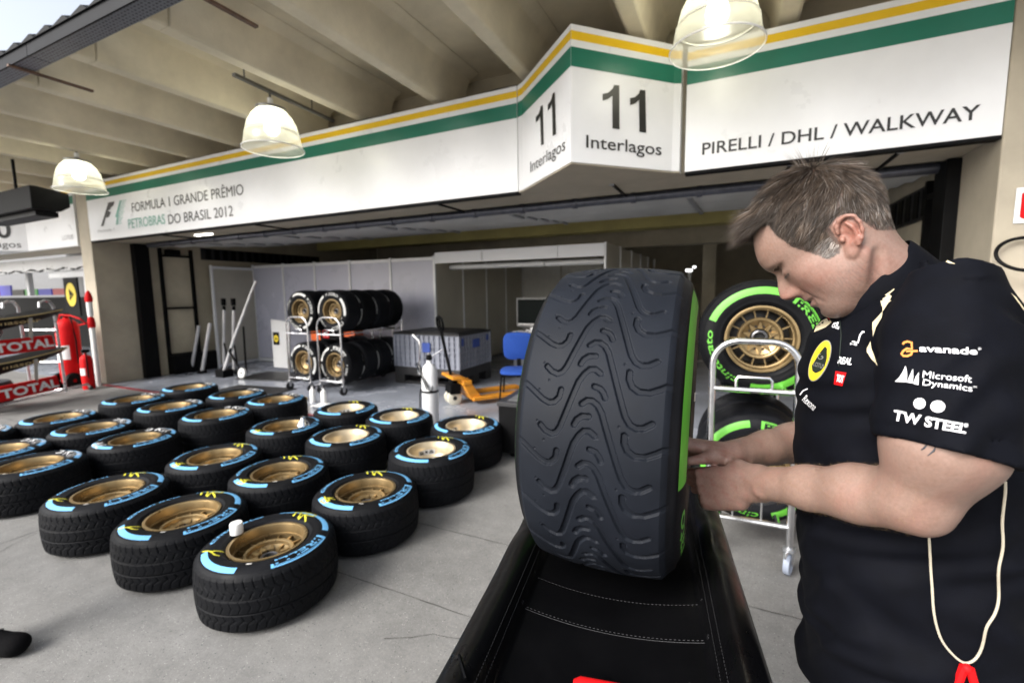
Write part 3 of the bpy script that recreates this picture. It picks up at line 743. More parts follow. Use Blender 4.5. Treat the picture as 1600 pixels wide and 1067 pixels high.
def bottle(x, y, lb):
    m = MB(); m.lathe([(.001, 0), (.036, 0), (.038, .01), (.038, .17), (.03, .19), (.013, .2), (.013, .23), (.001, .23)], 24); o = m.build('spray_bottle', WPLAST); o.location = (x, y, .007); tag(o, lb, 'bottle', 'white bottles by the racks')
bottle(-5.32, 4.52, 'white bottle by the rack castors, left of two'); bottle(-5.08, 4.50, 'white bottle by the rack castors, right of two')
m = MB(); n = 9; vs = [(-.28 + .56 * i / n, -.12 + .24 * j / n, .002 + .02 * abs(math.sin(i * 1.3 + j * .8))) for j in range(n + 1) for i in range(n + 1)]
m.add(vs, [(j * (n + 1) + i, j * (n + 1) + i + 1, (j + 1) * (n + 1) + i + 1, (j + 1) * (n + 1) + i) for j in range(n) for i in range(n)]); o = m.build('paper_sheet', WPLAST); o.location = (-4.85, 4.42, .008); tag(o, 'crumpled white paper sheet lying on the grey floor', 'paper')
m = MB(); m.sphere((0, 0, .03), .12, 16, 0, (1, .7, .3)); o = m.build('yellow_cloth', mat('yellow cloth', (.7, .42, .02), .9, var=.2, scale=30, bump=.5)); o.location = (-5.62, 4.55, .0); tag(o, 'yellow rag on the floor by the racks', 'rag')

# ================================================================== NEIGHBOUR BAY (left)
nb = thing('bay_fitout', 'white and grey team garage fit-out in the left neighbouring bay', 'garage interior', (-14, 6, 0))
m = MB(); m.box(-45, -10.6, 9.0, 9.1, 0, 3.29); chb(m, 'back_wall', mat('team grey wall', (.16, .163, .17), .45, var=.1), nb, smooth=0)
m = MB(); m.box(-24, -11.6, 4.80, 4.88, 2.12, 2.40, 0)
chb(m, 'header', WHITE, nb, smooth=0)
m = MB()
for i in range(120):
    x = -22 + i * .09; h = random.uniform(.015, .05); z = 2.15 + .02 * math.sin(i * .7)
    if random.random() < .8: m.box(x, x + random.uniform(.05, .1), 4.794, 4.799, z - h / 2, z + h / 2)
chb(m, 'header_pattern', BLACK, nb, smooth=0)
m = MB(); m.box(-12.40, -11.70, 4.90, 4.98, .006, 2.39); chb(m, 'white_column', WHITE, nb, smooth=0)
m = MB(); m.box(-14.0, -12.41, 4.92, 4.97, 1.98, 2.115); chb(m, 'white_beam', WHITE, nb, smooth=0)
m = MB(); m.box(-13.15, -12.55, 4.84, 4.87, 1.15, 1.96, 0)
Mb = Matrix.Translation((-12.85, 4.835, 1.60)) @ Matrix.Rotation(R_(90), 4, 'X')
def disc(m, r0, z, mi, M, sc=(1, 1), n=40): m.add([M @ Vector((r0 * sc[0] * math.cos(2 * math.pi * i / n), r0 * sc[1] * math.sin(2 * math.pi * i / n), z)) for i in range(n)], [tuple(range(n))], mi)
disc(m, .22, 0, 1, Mb, (1, 1.15)); disc(m, .15, .004, 0, Mb, (.9, 1), 3)
put_text(m, 'LOTUS', lambda x, y: Mb @ Vector((-.08 + x, -.05 + y, .007)), 1, w=.16, h=.04)
chb(m, 'badge_banner', [BLACK, BADGEY], nb, smooth=0)
m = MB(); m.box(-30, -13.2, 7.0, 7.4, .006, 1.55); chb(m, 'dark_bench', BLACK, nb, smooth=0)
scr = []
for i, c_ in enumerate(((.05, .05, .35), (.28, .03, .03), (.05, .05, .30), (.02, .02, .02), (.05, .25, .05), (.04, .04, .3), (.3, .05, .05))):
    m = MB(); m.box(-25.5 + i * 1.0, -24.6 + i * 1.0, 6.9, 6.95, 1.62, 1.98 if i < 3 else 1.82)
    chb(m, 'screen', mat('lit screen %d' % i, c_, .3, emit=c_, estr=.25), nb, smooth=0)
m = MB(); m.box(-17.0, -16.85, 5.5, 5.6, 1.6, 2.4); chb(m, 'hanger', WHITE, nb, smooth=0)
# overhead monitor box
tv = thing('hanging_display', 'black display box hanging from the canopy at the far left', 'display', (-9.35, 3.05, 2.72))
m = MB(); m.prism([(-.2, .0), (.1, .0), (.2, .07), (.2, .25), (-.12, .30), (-.2, .30)], -1.0, 1.0, lambda a, z, d: (d, a, z)); m.build('casing', BLACK, tv, bevel=.01)
m = MB(); m.box(-.85, .85, -.12, .12, -.07, -.002); m.build('lower_bar', mat('black soft plastic', (.004, .004, .0045), .5, spec=.2), tv, bevel=.006)
m = MB(); m.tube([(0, 0, .30), (0, 0, .80)], .02, 8); m.build('hanger', BLACK, tv)

# rack of rear wings with red lettered flaps
RD = Vector((-.5, .86, 0)).normalized(); RA = Vector((-9.3, 3.2, 0)); RN = Vector((RD.y, -RD.x, 0))     # RN faces the camera side
def rk(s_, z, o=0.0): return RA + RD * s_ + RN * o + Vector((0, 0, z))
rt = thing('wing_rack', 'grey tube trolley rack holding the rear wings at the far left', 'rack', RA, 0)
def rkb(m, name, mats, t, **k): return chb(m, name, mats, t, **k)
m = MB()
for o_ in (.0, -.5):
    m.tube([rk(-.12, 1.40, o_), rk(-.11, 1.47, o_), rk(-.03, 1.50, o_), rk(.05, 1.49, o_), rk(.11, 1.40, o_), rk(.15, .07, o_)], .018, 10)
    m.tube([rk(.15, .11, o_), rk(.55, .11, o_), rk(.6, .05, o_)], .018, 10); m.tube([rk(-1.2, .11, o_), rk(.15, .11, o_)], .016, 10)
for z in (.11, 1.05, .55): m.tube([rk(.14, z, 0), rk(.14, z, -.5)], .014, 8)
m.tube([rk(-.05, 1.05, 0), rk(.1, 1.02, 0)], .012, 8)
rkb(m, 'frame', ALU, rt)
for o_ in (0, -.5):
    m = MB(); m.sphere(rk(.61, .035, o_), .035, 12); rkb(m, 'castor', DARK, rt)
def wing(lb, zb, zt, flz, txt):
    t = thing('rear_wing', lb, 'wing', rk(-.5, zb), 0, 'rear wings on the rack')
    m = MB(); m.prism([(0, zb), (.05, zb), (.02, zt), (-.02, zt)], -1.15, -.03, lambda a, z, d: rk(d, z, a + .03)); rkb(m, 'red_flap', REDP, t, bevel=.004)
    m = MB(); slant = lambda z: (.05 - (z - zb) / (zt - zb) * .03) + .036
    put_text(m, 'TOTAL', lambda x, y: rk(-.905 + x, zb + .04 + y, slant(zb + .04 + y)), 0, w=.86, h=(zt - zb) * .56, bold=.035); rkb(m, 'lettering', WHITE, t, smooth=0)
    m = MB()
    for i in range(12):
        a0, a1 = i / 12, (i + 1) / 12
        f0, f1 = [(-1.2 + 1.32 * a, flz - .02 + .10 * a ** 2.2) for a in (a0, a1)]
        m.add([rk(f0[0], f0[1], .12), rk(f1[0], f1[1], .12), rk(f1[0], f1[1] - .018, .122), rk(f0[0], f0[1] - .018, .122)], [(3, 2, 1, 0)], 1)
        m.add([rk(f0[0], f0[1] - .018, .12), rk(f1[0], f1[1] - .018, .12), rk(f1[0], f1[1] - .2 * (1 - a1 * .55), .02), rk(f0[0], f0[1] - .2 * (1 - a0 * .55), .02)], [(3, 2, 1, 0)], 0)
        m.add([rk(f0[0], f0[1], .12), rk(f1[0], f1[1], .12), rk(f1[0], f1[1] + .01, -.2), rk(f0[0], f0[1] + .01, -.2)], [(0, 1, 2, 3)], 0)
    put_text(m, 'trinasolar', lambda x, y: rk(-1.0 + x, flz - .11 + y + .02 * (x / .8) ** 2, .085 - .05 * (0.0 - y)), 1, w=.78, h=.055, bold=.012)
    rkb(m, 'main_plane', [BLACK, mat('gold lettering', (.50, .38, .17), .4)], t, smooth=0)
    m = MB(); m.box(-.004, .004, -.02, .02, 0, .4, 0, Matrix.Translation(rk(-.35, flz - .42, .03)) @ Matrix.Rotation(R_(14), 4, 'Y')); rkb(m, 'pylon', mat('beige metal', (.36, .34, .30), .5), t, smooth=0)
wing('rear wing with red TOTAL flap on the upper level of the rack', .78, .98, 1.29, 0)
wing('rear wing with red TOTAL flap on the lowest level of the rack', .16, .36, .70, 0)
for z, s0 in ((1.42, -.8), (.5, -.75)):
    m = MB(); m.lathe([(.2, -.15), (.3, -.15), (.325, -.1), (.325, .1), (.3, .15), (.2, .15)], 40, 0, Matrix.Translation(rk(s0, z - .25, -.34)))
    rkb(m, 'wing_cover', mat('dark cover', (.03, .033, .04), .6), rt)

# fire extinguishers by the pillar
def extinguisher(loc, r, h, lb, wheels=False, rz=0):
    t = thing('fire_extinguisher', lb, 'fire extinguisher', loc, rz, 'fire extinguishers by the pillar')
    m = MB(); b0 = .08 if wheels else 0
    m.lathe([(.001, b0), (r * .9, b0), (r, b0 + .03), (r, h - r), (r * .9, h - r * .5), (r * .6, h - r * .15), (r * .25, h), (r * .22, h + .04), (.001, h + .04)], 32, 0); m.build('cylinder', REDP, t)
    m = MB()
    for i in range(10):
        a0, a1 = R_(-150 + i * 11), R_(-150 + (i + 1) * 11)
        q = lambda a, z: ((r + .002) * math.cos(a), (r + .002) * math.sin(a), z); m.add([q(a0, h * .42), q(a1, h * .42), q(a1, h * .62), q(a0, h * .62)], [(0, 1, 2, 3)])
    m.build('label', WPLAST, t)
    m = MB(); m.box(-.02, .02, -.05, .05, h + .04, h + .09); m.tube([(0, 0, h + .06), (r * .7, -.02, h + .05), (r * 1.15, -.03, h * .7), (r * 1.12, -.03, h * .35)], .01, 8); m.build('valve', BLACK, t)
    if wheels:
        for s_ in (-1, 1):
            m = MB(); m.lathe([(.03, -.03), (.13, -.03), (.14, 0), (.13, .03), (.03, .03)], 24, 0, Matrix.Translation((s_ * r * .8, -.10, .13)) @ Matrix.Rotation(R_(90), 4, 'Y')); m.build('wheel', BLACK, t)
        m = MB(); m.tube([(-r, .0, h * .95), (-r * .2, -.06, h * 1.06), (r * 1.2, -.08, h * 1.05), (r * 2.2, -.06, h * 1.0), (r * 2.4, 0, h * .93), (r, .05, h * .9)], .013, 8); m.build('handle', REDP, t)
extinguisher((-10.22, 3.74, 0), .155, 1.18, 'large red wheeled fire extinguisher with white label, by the pillar', True, R_(20))
extinguisher((-9.74, 3.76, 0), .085, .58, 'small red fire extinguisher on the floor at the pillar foot')
ex = thing('fire_post', 'white post with red fire alarm heads in front of the pillar', 'post', (-9.92, 3.96, 0))
m = MB(); m.lathe([(.04, .0), (.04, 1.0), (.036, 1.02), (.001, 1.02)], 20); m.build('post', WPLAST, ex)
m = MB(); m.lathe([(.001, 1.02), (.05, 1.02), (.055, 1.1), (.04, 1.2), (.001, 1.21)], 20); m.build('red_head', REDP, ex); m = MB(); m.lathe([(.001, 1.46), (.05, 1.46), (.055, 1.52), (.04, 1.6), (.02, 1.64), (.001, 1.66)], 20); m.build('red_head', REDP, ex)
m = MB(); m.lathe([(.035, 1.21), (.042, 1.25), (.042, 1.46), (.001, 1.46)], 20); m.build('white_head', WPLAST, ex)

# right edge: fire sign, hose loop, red cone
o_ = at_y(1589, 294, 4.09); p_ = at_y(1591, 349, 4.09)
m = MB(); m.box(o_.x, o_.x + .26, 4.088, 4.096, p_.z, o_.z, 0)
q_ = [(o_.x + .025 + .21 * a, p_.z + .025 + (o_.z - p_.z - .05) * b) for a, b in ((.08, 0), (.92, 0), (1, .08), (1, .92), (.92, 1), (.08, 1), (0, .92), (0, .08))]
m.add([(a, 4.086, b) for a, b in q_], [tuple(range(8))], 1)
o = m.build('fire_sign', [WHITE, REDP], smooth=0); tag(o, 'white framed red fire sign on the right pillar', 'sign')
ce = at_y(1600, 397, 4.0)
m = MB(); m.tube([(ce.x + .02 + .15 * math.cos(a), 4.0 + .05 * math.sin(a), ce.z + .105 * math.sin(a)) for a in np.linspace(0, 2 * math.pi, 40)[:-1]], .011, 8, closed=True)
m.tube([(ce.x + .17, 4.0, ce.z), (ce.x + .2, 4.05, ce.z + .3), (ce.x + .2, 4.088, ce.z + .36)], .011, 8)
o = m.build('cable_loop', BLACK); tag(o, 'black cable hanging in a loop on the right pillar', 'cable')
extinguisher((1.75, 3.9, 0), .14, 1.36, 'red fire extinguisher at the right edge behind the man')
# ================================================================== TYRES
RUB = mat('black rubber', (.0036, .0039, .0050), .58, var=.35, scale=9, rvar=.12, bump=.10, bscale=220, spec=.14)
RUBT = mat('scrubbed tread rubber', (.0078, .0098, .0145), .62, var=.3, scale=7, rvar=.08, bump=.03, bscale=260, spec=.15)
RUBW = mat('wet tyre tread rubber', (.0035, .0039, .0052), .6, var=.35, scale=8, rvar=.1, bump=.06, bscale=240, spec=.12)
BLUEM = mat('sky blue tyre marking', (.14, .41, .72), .55, var=.12, scale=25)
GREENM = mat('bright green tyre marking', (.092, .36, .03), .5, var=.08, scale=20)
WHITEM = mat('white tyre marking', (.70, .70, .68), .55, var=.15, scale=20)
CHALKY = mat('yellow chalk', (.56, .52, .03), .8, var=.4, scale=60)
CHALKW = mat('white chalk', (.72, .72, .72), .8, var=.3, scale=60)
GOLD = mat('gold magnesium rim', (.30, .215, .105), .33, .72, var=.12, scale=14, rvar=.08)
GOLDL = mat('pale gold rim', (.52, .43, .29), .34, .5, var=.1, scale=14, rvar=.08)
HUBD = mat('dark hub', (.02, .02, .021), .4, .3, var=.3, scale=20)
BARC = mat('barcode paper', (.72, .70, .66), .6)

def vary(m, lo=.65, hi=1.5):
    t = m.node_tree; n = t.nodes; L = t.links; b = n['Principled BSDF']; src = b.inputs['Base Color'].links[0].from_socket
    oi = n.new('ShaderNodeObjectInfo'); mr = n.new('ShaderNodeMapRange'); mr.inputs['To Min'].default_value = lo; mr.inputs['To Max'].default_value = hi; L.new(oi.outputs['Random'], mr.inputs[0])
    mx = n.new('ShaderNodeMix'); mx.data_type = 'RGBA'; mx.blend_type = 'MULTIPLY'; mx.inputs['Factor'].default_value = 1; L.new(src, mx.inputs[6]); L.new(mr.outputs[0], mx.inputs[7]); L.new(mx.outputs[2], b.inputs['Base Color'])
vary(RUB, .7, 1.7); vary(GOLD, .8, 1.25)
def tread_wet(TH, U, hw):
    p = 2 * math.pi / 50
    d = np.zeros_like(U)
    def groove(dist, w, dep): 
        nonlocal d
        d = np.maximum(d, dep * np.clip((w - dist) / .0022, 0, 1))
    aU = np.abs(U)
    groove(np.abs(aU - .034), .0045, .005)
    def tr(off, skew, u0, u1, w, dep, sg=1):
        t = (TH + skew * (aU - u0) / .33 + off * p) / p
        dist = np.abs(t - np.round(t)) * p * .33 / math.sqrt(1 + skew ** 2)
        dist = np.where((aU >= u0) & (aU <= u1), dist, 1)
        groove(dist, w, dep)
    tr(0, .25, .085, hw, .0036, .0042)
    tr(.15, 1.3, .058, .086, .0036, .0035)
    tr(.55, -.5, .040, .070, .0035, .0045)
    tr(.5, .5, .0, .034, .003, .0032)
    tr(.0, -.7, .088, .100, .003, .003)
    return d

INTER = []
def _seg(pts, w):
    for a, b in zip(pts[:-1], pts[1:]): INTER.append((a, b, w))
PER = .1047
_R = [(-.012, -.006), (-.004, .0005), (.005, .0005), (.0145, -.006), (.0225, -.019), (.040, -.068), (.054, -.108), (.060, -.124), (.068, -.136), (.078, -.141), (.090, -.139), (.102, -.131)]
_L = [(.013, -.006), (.004, .0005), (-.005, .0), (-.0137, -.009), (-.022, -.0235), (-.036, -.070), (-.0465, -.102), (-.053, -.113), (-.0615, -.117), (-.073, -.113), (-.083, -.104)]
_RJ = [(.0605, -.050), (.061, -.062), (.0665, -.074), (.078, -.0815), (.095, -.081), (.112, -.073), (.128, -.063)]
_LJ = [(-.051, -.0400), (-.053, -.053), (-.061, -.062), (-.071, -.064), (-.083, -.059), (-.097, -.049), (-.112, -.038), (-.128, -.028)]
_RD = [(.006, -.0795), (.0165, -.083), (.0225, -.090), (.0255, -.097)]
_LD = [(-.0225, .0085), (-.0185, .017), (-.0105, .0235), (.001, .0245)]
off = -PER / 2 + .002
for P_, dy, w in ((_R, 0, .0047), (_RJ, 0, .0048), (_RD, 0, .0046), (_L, off, .0047), (_LJ, off, .0046), (_LD, off, .0048)):
    _seg([(a, b + dy) for a, b in P_], w)
def tread_inter(TH, U, hw):
    """grooves of an intermediate tyre; period PER along the circumference"""
    n, m = TH.shape
    s = -TH * .333
    NP = 20; per = 2 * math.pi * .333 / NP
    sm = (s / per - np.floor(s / per)) * per * (PER / per)
    best = np.full(U.shape, 1.0); 
    for (a, b, w) in INTER:
        for k in (-1, 0, 1, 2):
            ax, ay = a[0], a[1] + k * PER; bx, by = b[0], b[1] + k * PER
            if max(ay, by) < -.02 or min(ay, by) > PER + .02: continue
            dx, dy = bx - ax, by - ay; L2 = dx * dx + dy * dy
            t = np.clip(((U - ax) * dx + (sm - ay) * dy) / L2, 0, 1)
            d = np.hypot(U - ax - t * dx, sm - ay - t * dy) - w
            best = np.minimum(best, d)
    dep = .0046 * np.clip(.5 - best / .0018, 0, 1)
    # wear ridge around the groove mouth and little pin holes
    r2 = np.random.default_rng(3)
    for x, y in zip(r2.uniform(-.11, .11, 9), r2.uniform(0, PER, 9)):
        dep = np.maximum(dep, .0018 * np.clip((.0021 - np.hypot(U - x, sm - y)) / .001, 0, 1))
    return dep

def side_prof(W, R):
    h = W / 2; s = R / .333
    return [(.176 , h - .040), (.186, h - .026), (.194, h - .0165), (.204, h - .0105), (.206, h - .0085), (.211, h - .0068), (.213, h - .0072), (.228, h - .0022), (.244, h), (.262, h - .0020), (.280 * s, h - .0068), (.2915 * s, h - .0120), (.2945 * s, h - .0138), (.2965 * s, h - .0130), (.301 * s, h - .0155), (.303 * s, h - .0185), (.312 * s, h - .027)]
def tyre_mesh(name, W, R, n, m, tread, mark, rot=0.0, both=False, mats=None):
    """one tyre, axis Z, outer face up; sidewall lettering lies in the same mesh as further materials"""
    h = W / 2; hw = h - .036
    sp = side_prof(W, R)
    th = np.linspace(0, 2 * math.pi, n, endpoint=False)
    us = np.linspace(hw, -hw, m)
    rows_r = []; rows_z = []
    for r, z in sp: rows_r.append(np.full(n, r)); rows_z.append(np.full(n, z))
    k0 = len(sp)
    TH, U = np.meshgrid(th, us, indexing='ij')
    crown = R - .0095 * np.abs(U / hw) ** 2.3
    dep = tread(TH, U, hw) if tread else 0 * U
    rr = (crown - dep)
    for j in range(m): rows_r.append(rr[:, j]); rows_z.append(np.full(n, us[j]))
    for r, z in sp[::-1]: rows_r.append(np.full(n, r)); rows_z.append(np.full(n, -z))
    RR = np.array(rows_r); ZZ = np.array(rows_z)
    V = np.stack([RR * np.cos(th), RR * np.sin(th), ZZ], -1).reshape(-1, 3)
    K = RR.shape[0]
    i = np.arange(n); j = np.arange(K - 1)
    I, J = np.meshgrid(i, j); I2 = (I + 1) % n
    F = np.stack([J * n + I, (J + 1) * n + I, (J + 1) * n + I2, J * n + I2], -1).reshape(-1, 4)
    mid = np.zeros(len(F), int)
    mid[((J >= k0 - 1) & (J < k0 + m)).reshape(-1)] = 3
    # markings
    mb = MB(); pr = np.array(sp[:-1]); 
    def zr(r): return float(np.interp(r, pr[:, 0], pr[:, 1]))
    def pol(a, r, sg=1): return (r * math.cos(a), sg * r * math.sin(a), sg * (zr(r) + .0008))
    rot0 = rot
    for sg in ((1, -1) if both else (1,)):
        rot = rot0 if sg > 0 else R_(-214)
        def arc(a0, a1, r0, r1, mi, k=26):
            vs = []; 
            for q in range(k + 1):
                a = R_(a0 + (a1 - a0) * q / k) + rot
                for t in (0, .34, .67, 1): vs.append(pol(a, r0 + (r1 - r0) * t, sg))
            fs = []
            for q in range(k):
                for t in range(3): fs.append((q * 4 + t, q * 4 + t + 1, q * 4 + t + 5, q * 4 + t + 4))
            mb.add(vs, fs, mi)
        def txt(s_, a0, r0, h_, w_, bold=.02, shear=0):
            put_text(mb, s_, lambda x, y: pol(R_(a0) + rot - x / (r0 + h_ * .5), r0 + y, sg), 1, w=w_, h=h_, bold=bold, shear=shear)
        if mark in ('blue', 'green'):
            b0, b1 = (.252, .290) if mark == 'green' else (.259, .287)
            arc(152, 62, b0, b1 if sg > 0 else .3025, 1); arc(-44, -106, b0, b1, 1)
            txt('cinturato', -120, *((.2495, .036, .352) if mark == 'green' else (.252, .030, .325)), .012, .25)
            arc(50, -13, .2845, .2905, 1); arc(47, -13, .2795, .2818, 1, 16); arc(50, 46.4, .246, .2845, 1, 3); arc(-10.5, -13, .270, .2845, 1, 3)
            txt('IRELLI', 43.5, .246, .028, .238, .016)
            arc(-32, -38, .225, .238, 2, 4)
            for q in range(7): arc(-32.6 - q * .75, -32.9 - q * .75, .227, .236, 0, 1)
        else:
            arc(160, 98, .256, .289, 1); arc(20, -38, .256, .289, 1)
            txt('P ZERO', 88, .250, .034, .26, .015, .1)
            arc(-60, -118, .2845, .2905, 1); arc(-62, -118, .2795, .2818, 1, 16); arc(-60, -63.6, .246, .2845, 1, 3)
            txt('IRELLI', -67, .246, .028, .22, .016)
            txt('P ZERO', 214, .250, .026, .17, .015, .1)
            arc(-48, -53, .225, .238, 2, 4)
    me = bpy.data.meshes.new(name)
    V2 = np.vstack([V, np.array(mb.v)]); o = len(V)
    faces = F.tolist() + [tuple(q + o for q in f_) for f_ in mb.f]
    me.from_pydata(V2.tolist(), [], faces)
    mk = {'blue': BLUEM, 'green': GREENM, 'white': WHITEM}[mark]
    for mm in (RUB, mk, BARC, RUBT if tread is tread_inter else RUBW if tread else RUB): me.materials.append(mm)
    me.polygons.foreach_set('material_index', np.concatenate([mid, np.array(mb.m, int)]))
    me.shade_smooth(); me.set_sharp_from_angle(angle=R_(50)); me.update()
    return me

def rim_mesh(W, style):
    h = W / 2; m = MB(); n = 72
    fl = [(.176, h - .03), (.181, h - .017), (.1865, h - .006), (.186, h - .001), (.180, h + .0005), (.172, h - .001), (.170, h - .006)]
    if style == 'face':
        m.lathe(fl + [(.1665, h - .05), (.164, h - .075), (.160, h - .13), (.157, -h + .03)], n, 0)
        m.lathe([(.1665, h - .050), (.160, h - .052), (.159, h - .060), (.1645, h - .062)], n, 0)
        m.lathe([(.118, h - .085), (.118, h - .062), (.114, h - .056), (.105, h - .056), (.1, h - .06), (.097, h - .078), (.066, h - .098), (.05, h - .101), (.046, h - .12)], n, 0)
        for k in range(14):
            M = Matrix.Rotation(2 * math.pi * k / 14, 4, 'Z'); m.box(.112, .1655, -.0035, .0035, h - .085, h - .066, 0, M)
        for k in range(10):   # star of ribs on the dish
            M = Matrix.Rotation(2 * math.pi * (k + .5) / 10, 4, 'Z')
            m.prism([(.052, -.013), (.094, -.003), (.094, .003), (.052, .013)], -.101, -.079, lambda a, b, d, M=M: M @ Vector((a, b, h + d + (.0 if a < .06 else .004))), 0)
            M2 = Matrix.Rotation(2 * math.pi * k / 10, 4, 'Z'); m.lathe([(.001, h - .088), (.0055, h - .088), (.0055, h - .1)], 10, 2, M2 @ Matrix.Translation((.066, 0, 0)))
        m.lathe([(.001, h - .118), (.04, h - .118), (.157, h - .14), (.157, -h + .04), (.001, -h + .04)], 40, 2)
        m.lathe([(.170, -h + .001), (.18, -h), (.1865, -h + .006), (.176, -h + .03)], n, 0); m.lathe([(.157, -h + .03), (.17, -h + .002)], n, 0)
    else:
        m.lathe(fl + [(.160, h - .03), (.155, h - .045), (.150, h - .085), (.138, h - .115), (.105, h - .135), (.062, h - .143), (.058, h - .15), (.001, h - .15)], n, 1)
        for k in range(10):
            M = Matrix.Rotation(2 * math.pi * k / 10, 4, 'Z'); m.lathe([(.001, h - .132), (.007, h - .132), (.007, h - .15)], 10, 2, M @ Matrix.Translation((.085, 0, 0)))
        m.lathe([(.170, -h + .001), (.18, -h), (.1865, -h + .006), (.176, -h + .03)], n, 1); m.lathe([(.001, -h + .04), (.157, -h + .03), (.17, -h + .002)], n, 1)
    return m
def add_rim(t, W, style):
    o = rim_mesh(W, style).build('rim', [GOLD, GOLDL, HUBD], t, smooth=40)
    h = W / 2; m = MB()
    if style == 'face':
        m.lathe([(.030, h - .118), (.030, h - .088), (.036, h - .085), (.042, h - .088), (.043, h - .10), (.047, h - .103)], 32, 0)
        m.lathe([(.001, h - .112), (.022, h - .112), (.024, h - .105), (.028, h - .104), (.03, h - .112)], 24, 1)
    else:
        m.lathe([(.001, h - .118), (.026, h - .12), (.03, h - .132), (.05, h - .136), (.052, h - .148)], 28, 1)
        for k in range(3):
            M = Matrix.Rotation(2 * math.pi * k / 3 + .4, 4, 'Z'); m.lathe([(.001, h - .10), (.006, h - .101), (.007, h - .135)], 10, 2, M @ Matrix.Translation((.055, 0, 0)))
    m.build('hub', [mat('grey hub ring', (.12, .12, .125), .3, .7), HUBD, GOLDL], o, smooth=40)
    if style != 'face':
        m = MB(); vs = []
        for i in range(9):
            a = R_(20 + i * 6.5)
            for r, z in ((.1465, h - .094), (.1535, h - .056)): vs.append(((r - .0015) * math.cos(a), (r - .0015) * math.sin(a), z))
        m.add(vs, [(2 * i, 2 * i + 1, 2 * i + 3, 2 * i + 2) for i in range(8)], 0)
        for i, (a0, a1, z0, z1) in enumerate(((23, 38, .2, .5), (42, 50, .3, .8), (54, 68, .15, .6), (25, 36, .6, .85), (57, 70, .7, .85))):
            vs = []
            for q in range(4):
                a = R_(a0 + (a1 - a0) * q / 3)
                for zz in (z0, z1):
                    r = .1465 + .007 * zz - .0022; vs.append((r * math.cos(a), r * math.sin(a), h - .094 + .038 * zz))
            m.add(vs, [(2 * q, 2 * q + 1, 2 * q + 3, 2 * q + 2) for q in range(3)], 1)
        m.build('rim_sticker', [mat('grey sticker', (.42, .42, .42), .4), INK], o)
    return o
def strokes(zf, sets, w=.008):
    """hand drawn chalk strokes; each a list of (angle deg, radius)"""
    m = MB()
    for mi, st in sets:
        pts = []
        for (a0, r0), (a1, r1) in zip(st[:-1], st[1:]):
            for q in range(5): pts.append((a0 + (a1 - a0) * q / 5, r0 + (r1 - r0) * q / 5))
        pts.append(st[-1]); P = [Vector((r * math.cos(R_(a)), r * math.sin(R_(a)), zf(r) + .0016)) for a, r in pts]
        vs = []
        for i, p in enumerate(P):
            d = (P[min(i + 1, len(P) - 1)] - P[max(i - 1, 0)]); d.z = 0; d.normalize(); s_ = Vector((-d.y, d.x, 0)); k = w * .5 * (1 + .25 * math.sin(i * 1.9))
            for e in (1, -1):
                q = p + s_ * k * e; q.z = zf(math.hypot(q.x, q.y)) + .0016; vs.append(q)
        m.add(vs, [(2 * i, 2 * i + 2, 2 * i + 3, 2 * i + 1) for i in range(len(P) - 1)], mi)
    return m
Y1 = [(0, [(108, .212), (112, .262), (120, .285)]), (0, [(120, .285), (118, .225)]), (0, [(116, .288), (103, .288)]), (0, [(104, .286), (106, .205)]), (0, [(104, .286), (92, .278), (90, .255), (104, .245), (90, .205)])]
Y2 = [(0, [(-117, .192), (-119, .245), (-128, .288)]), (0, [(-119, .245), (-108, .232), (-104, .215)])]
Y3 = [(0, [(-104, .205), (-106, .285)]), (0, [(-105, .28), (-95, .275), (-95, .245), (-105, .238), (-94, .21)]), (0, [(-112, .25), (-92, .262)])]
Wc1 = [(1, [(100, .20), (98, .285)]), (1, [(98, .285), (86, .275), (88, .245), (98, .24), (85, .205)]), (1, [(112, .28), (122, .27), (121, .25), (112, .245), (111, .22), (122, .21)]), (1, [(76, .20), (74, .285), (66, .26), (64, .285), (60, .21)])]
Wc2 = [(1, [(-118, .285), (-116, .215)]), (1, [(-117, .285), (-127, .275), (-126, .25), (-116, .245), (-128, .215)]), (1, [(-98, .285), (-108, .275), (-106, .25), (-98, .245), (-97, .222), (-107, .212)])]
TYR = {}
WF, WR, RT = .31, .36, .328
TYR['front'] = tyre_mesh('tyre', WF, RT, 640, 66, tread_wet, 'blue', R_(-18))
TYR['rear'] = tyre_mesh('tyre', WR, RT, 640, 78, tread_wet, 'blue', R_(-18))
def wheel_proto(kind, style, W, name, me, chalk=None, cat='tyre', group=None):
    t = thing(name, 'x', cat, (0, 0, 0), 0, group)
    o = bpy.data.objects.new('tyre', me); COL.objects.link(o); o.parent = t; o.location = (0, 0, W / 2)
    r = add_rim(t, W, style); r.location = (0, 0, W / 2 - .014)
    if chalk:
        pr = np.array(side_prof(W, RT)[:-1])
        for grp in ([q for q in chalk if q[1][0][1] and q[1][0][0] > 0], [q for q in chalk if q[1][0][0] <= 0]):
            if grp:
                mb = strokes(lambda q: float(np.interp(q, pr[:, 0], pr[:, 1])), grp, .009)
                c = mb.build('chalk_mark', [CHALKY, CHALKW], t, smooth=0); c.location = (0, 0, W / 2)
    return t
GRP = 'blue banded wet tyres laid flat before the garage'
protos = {}
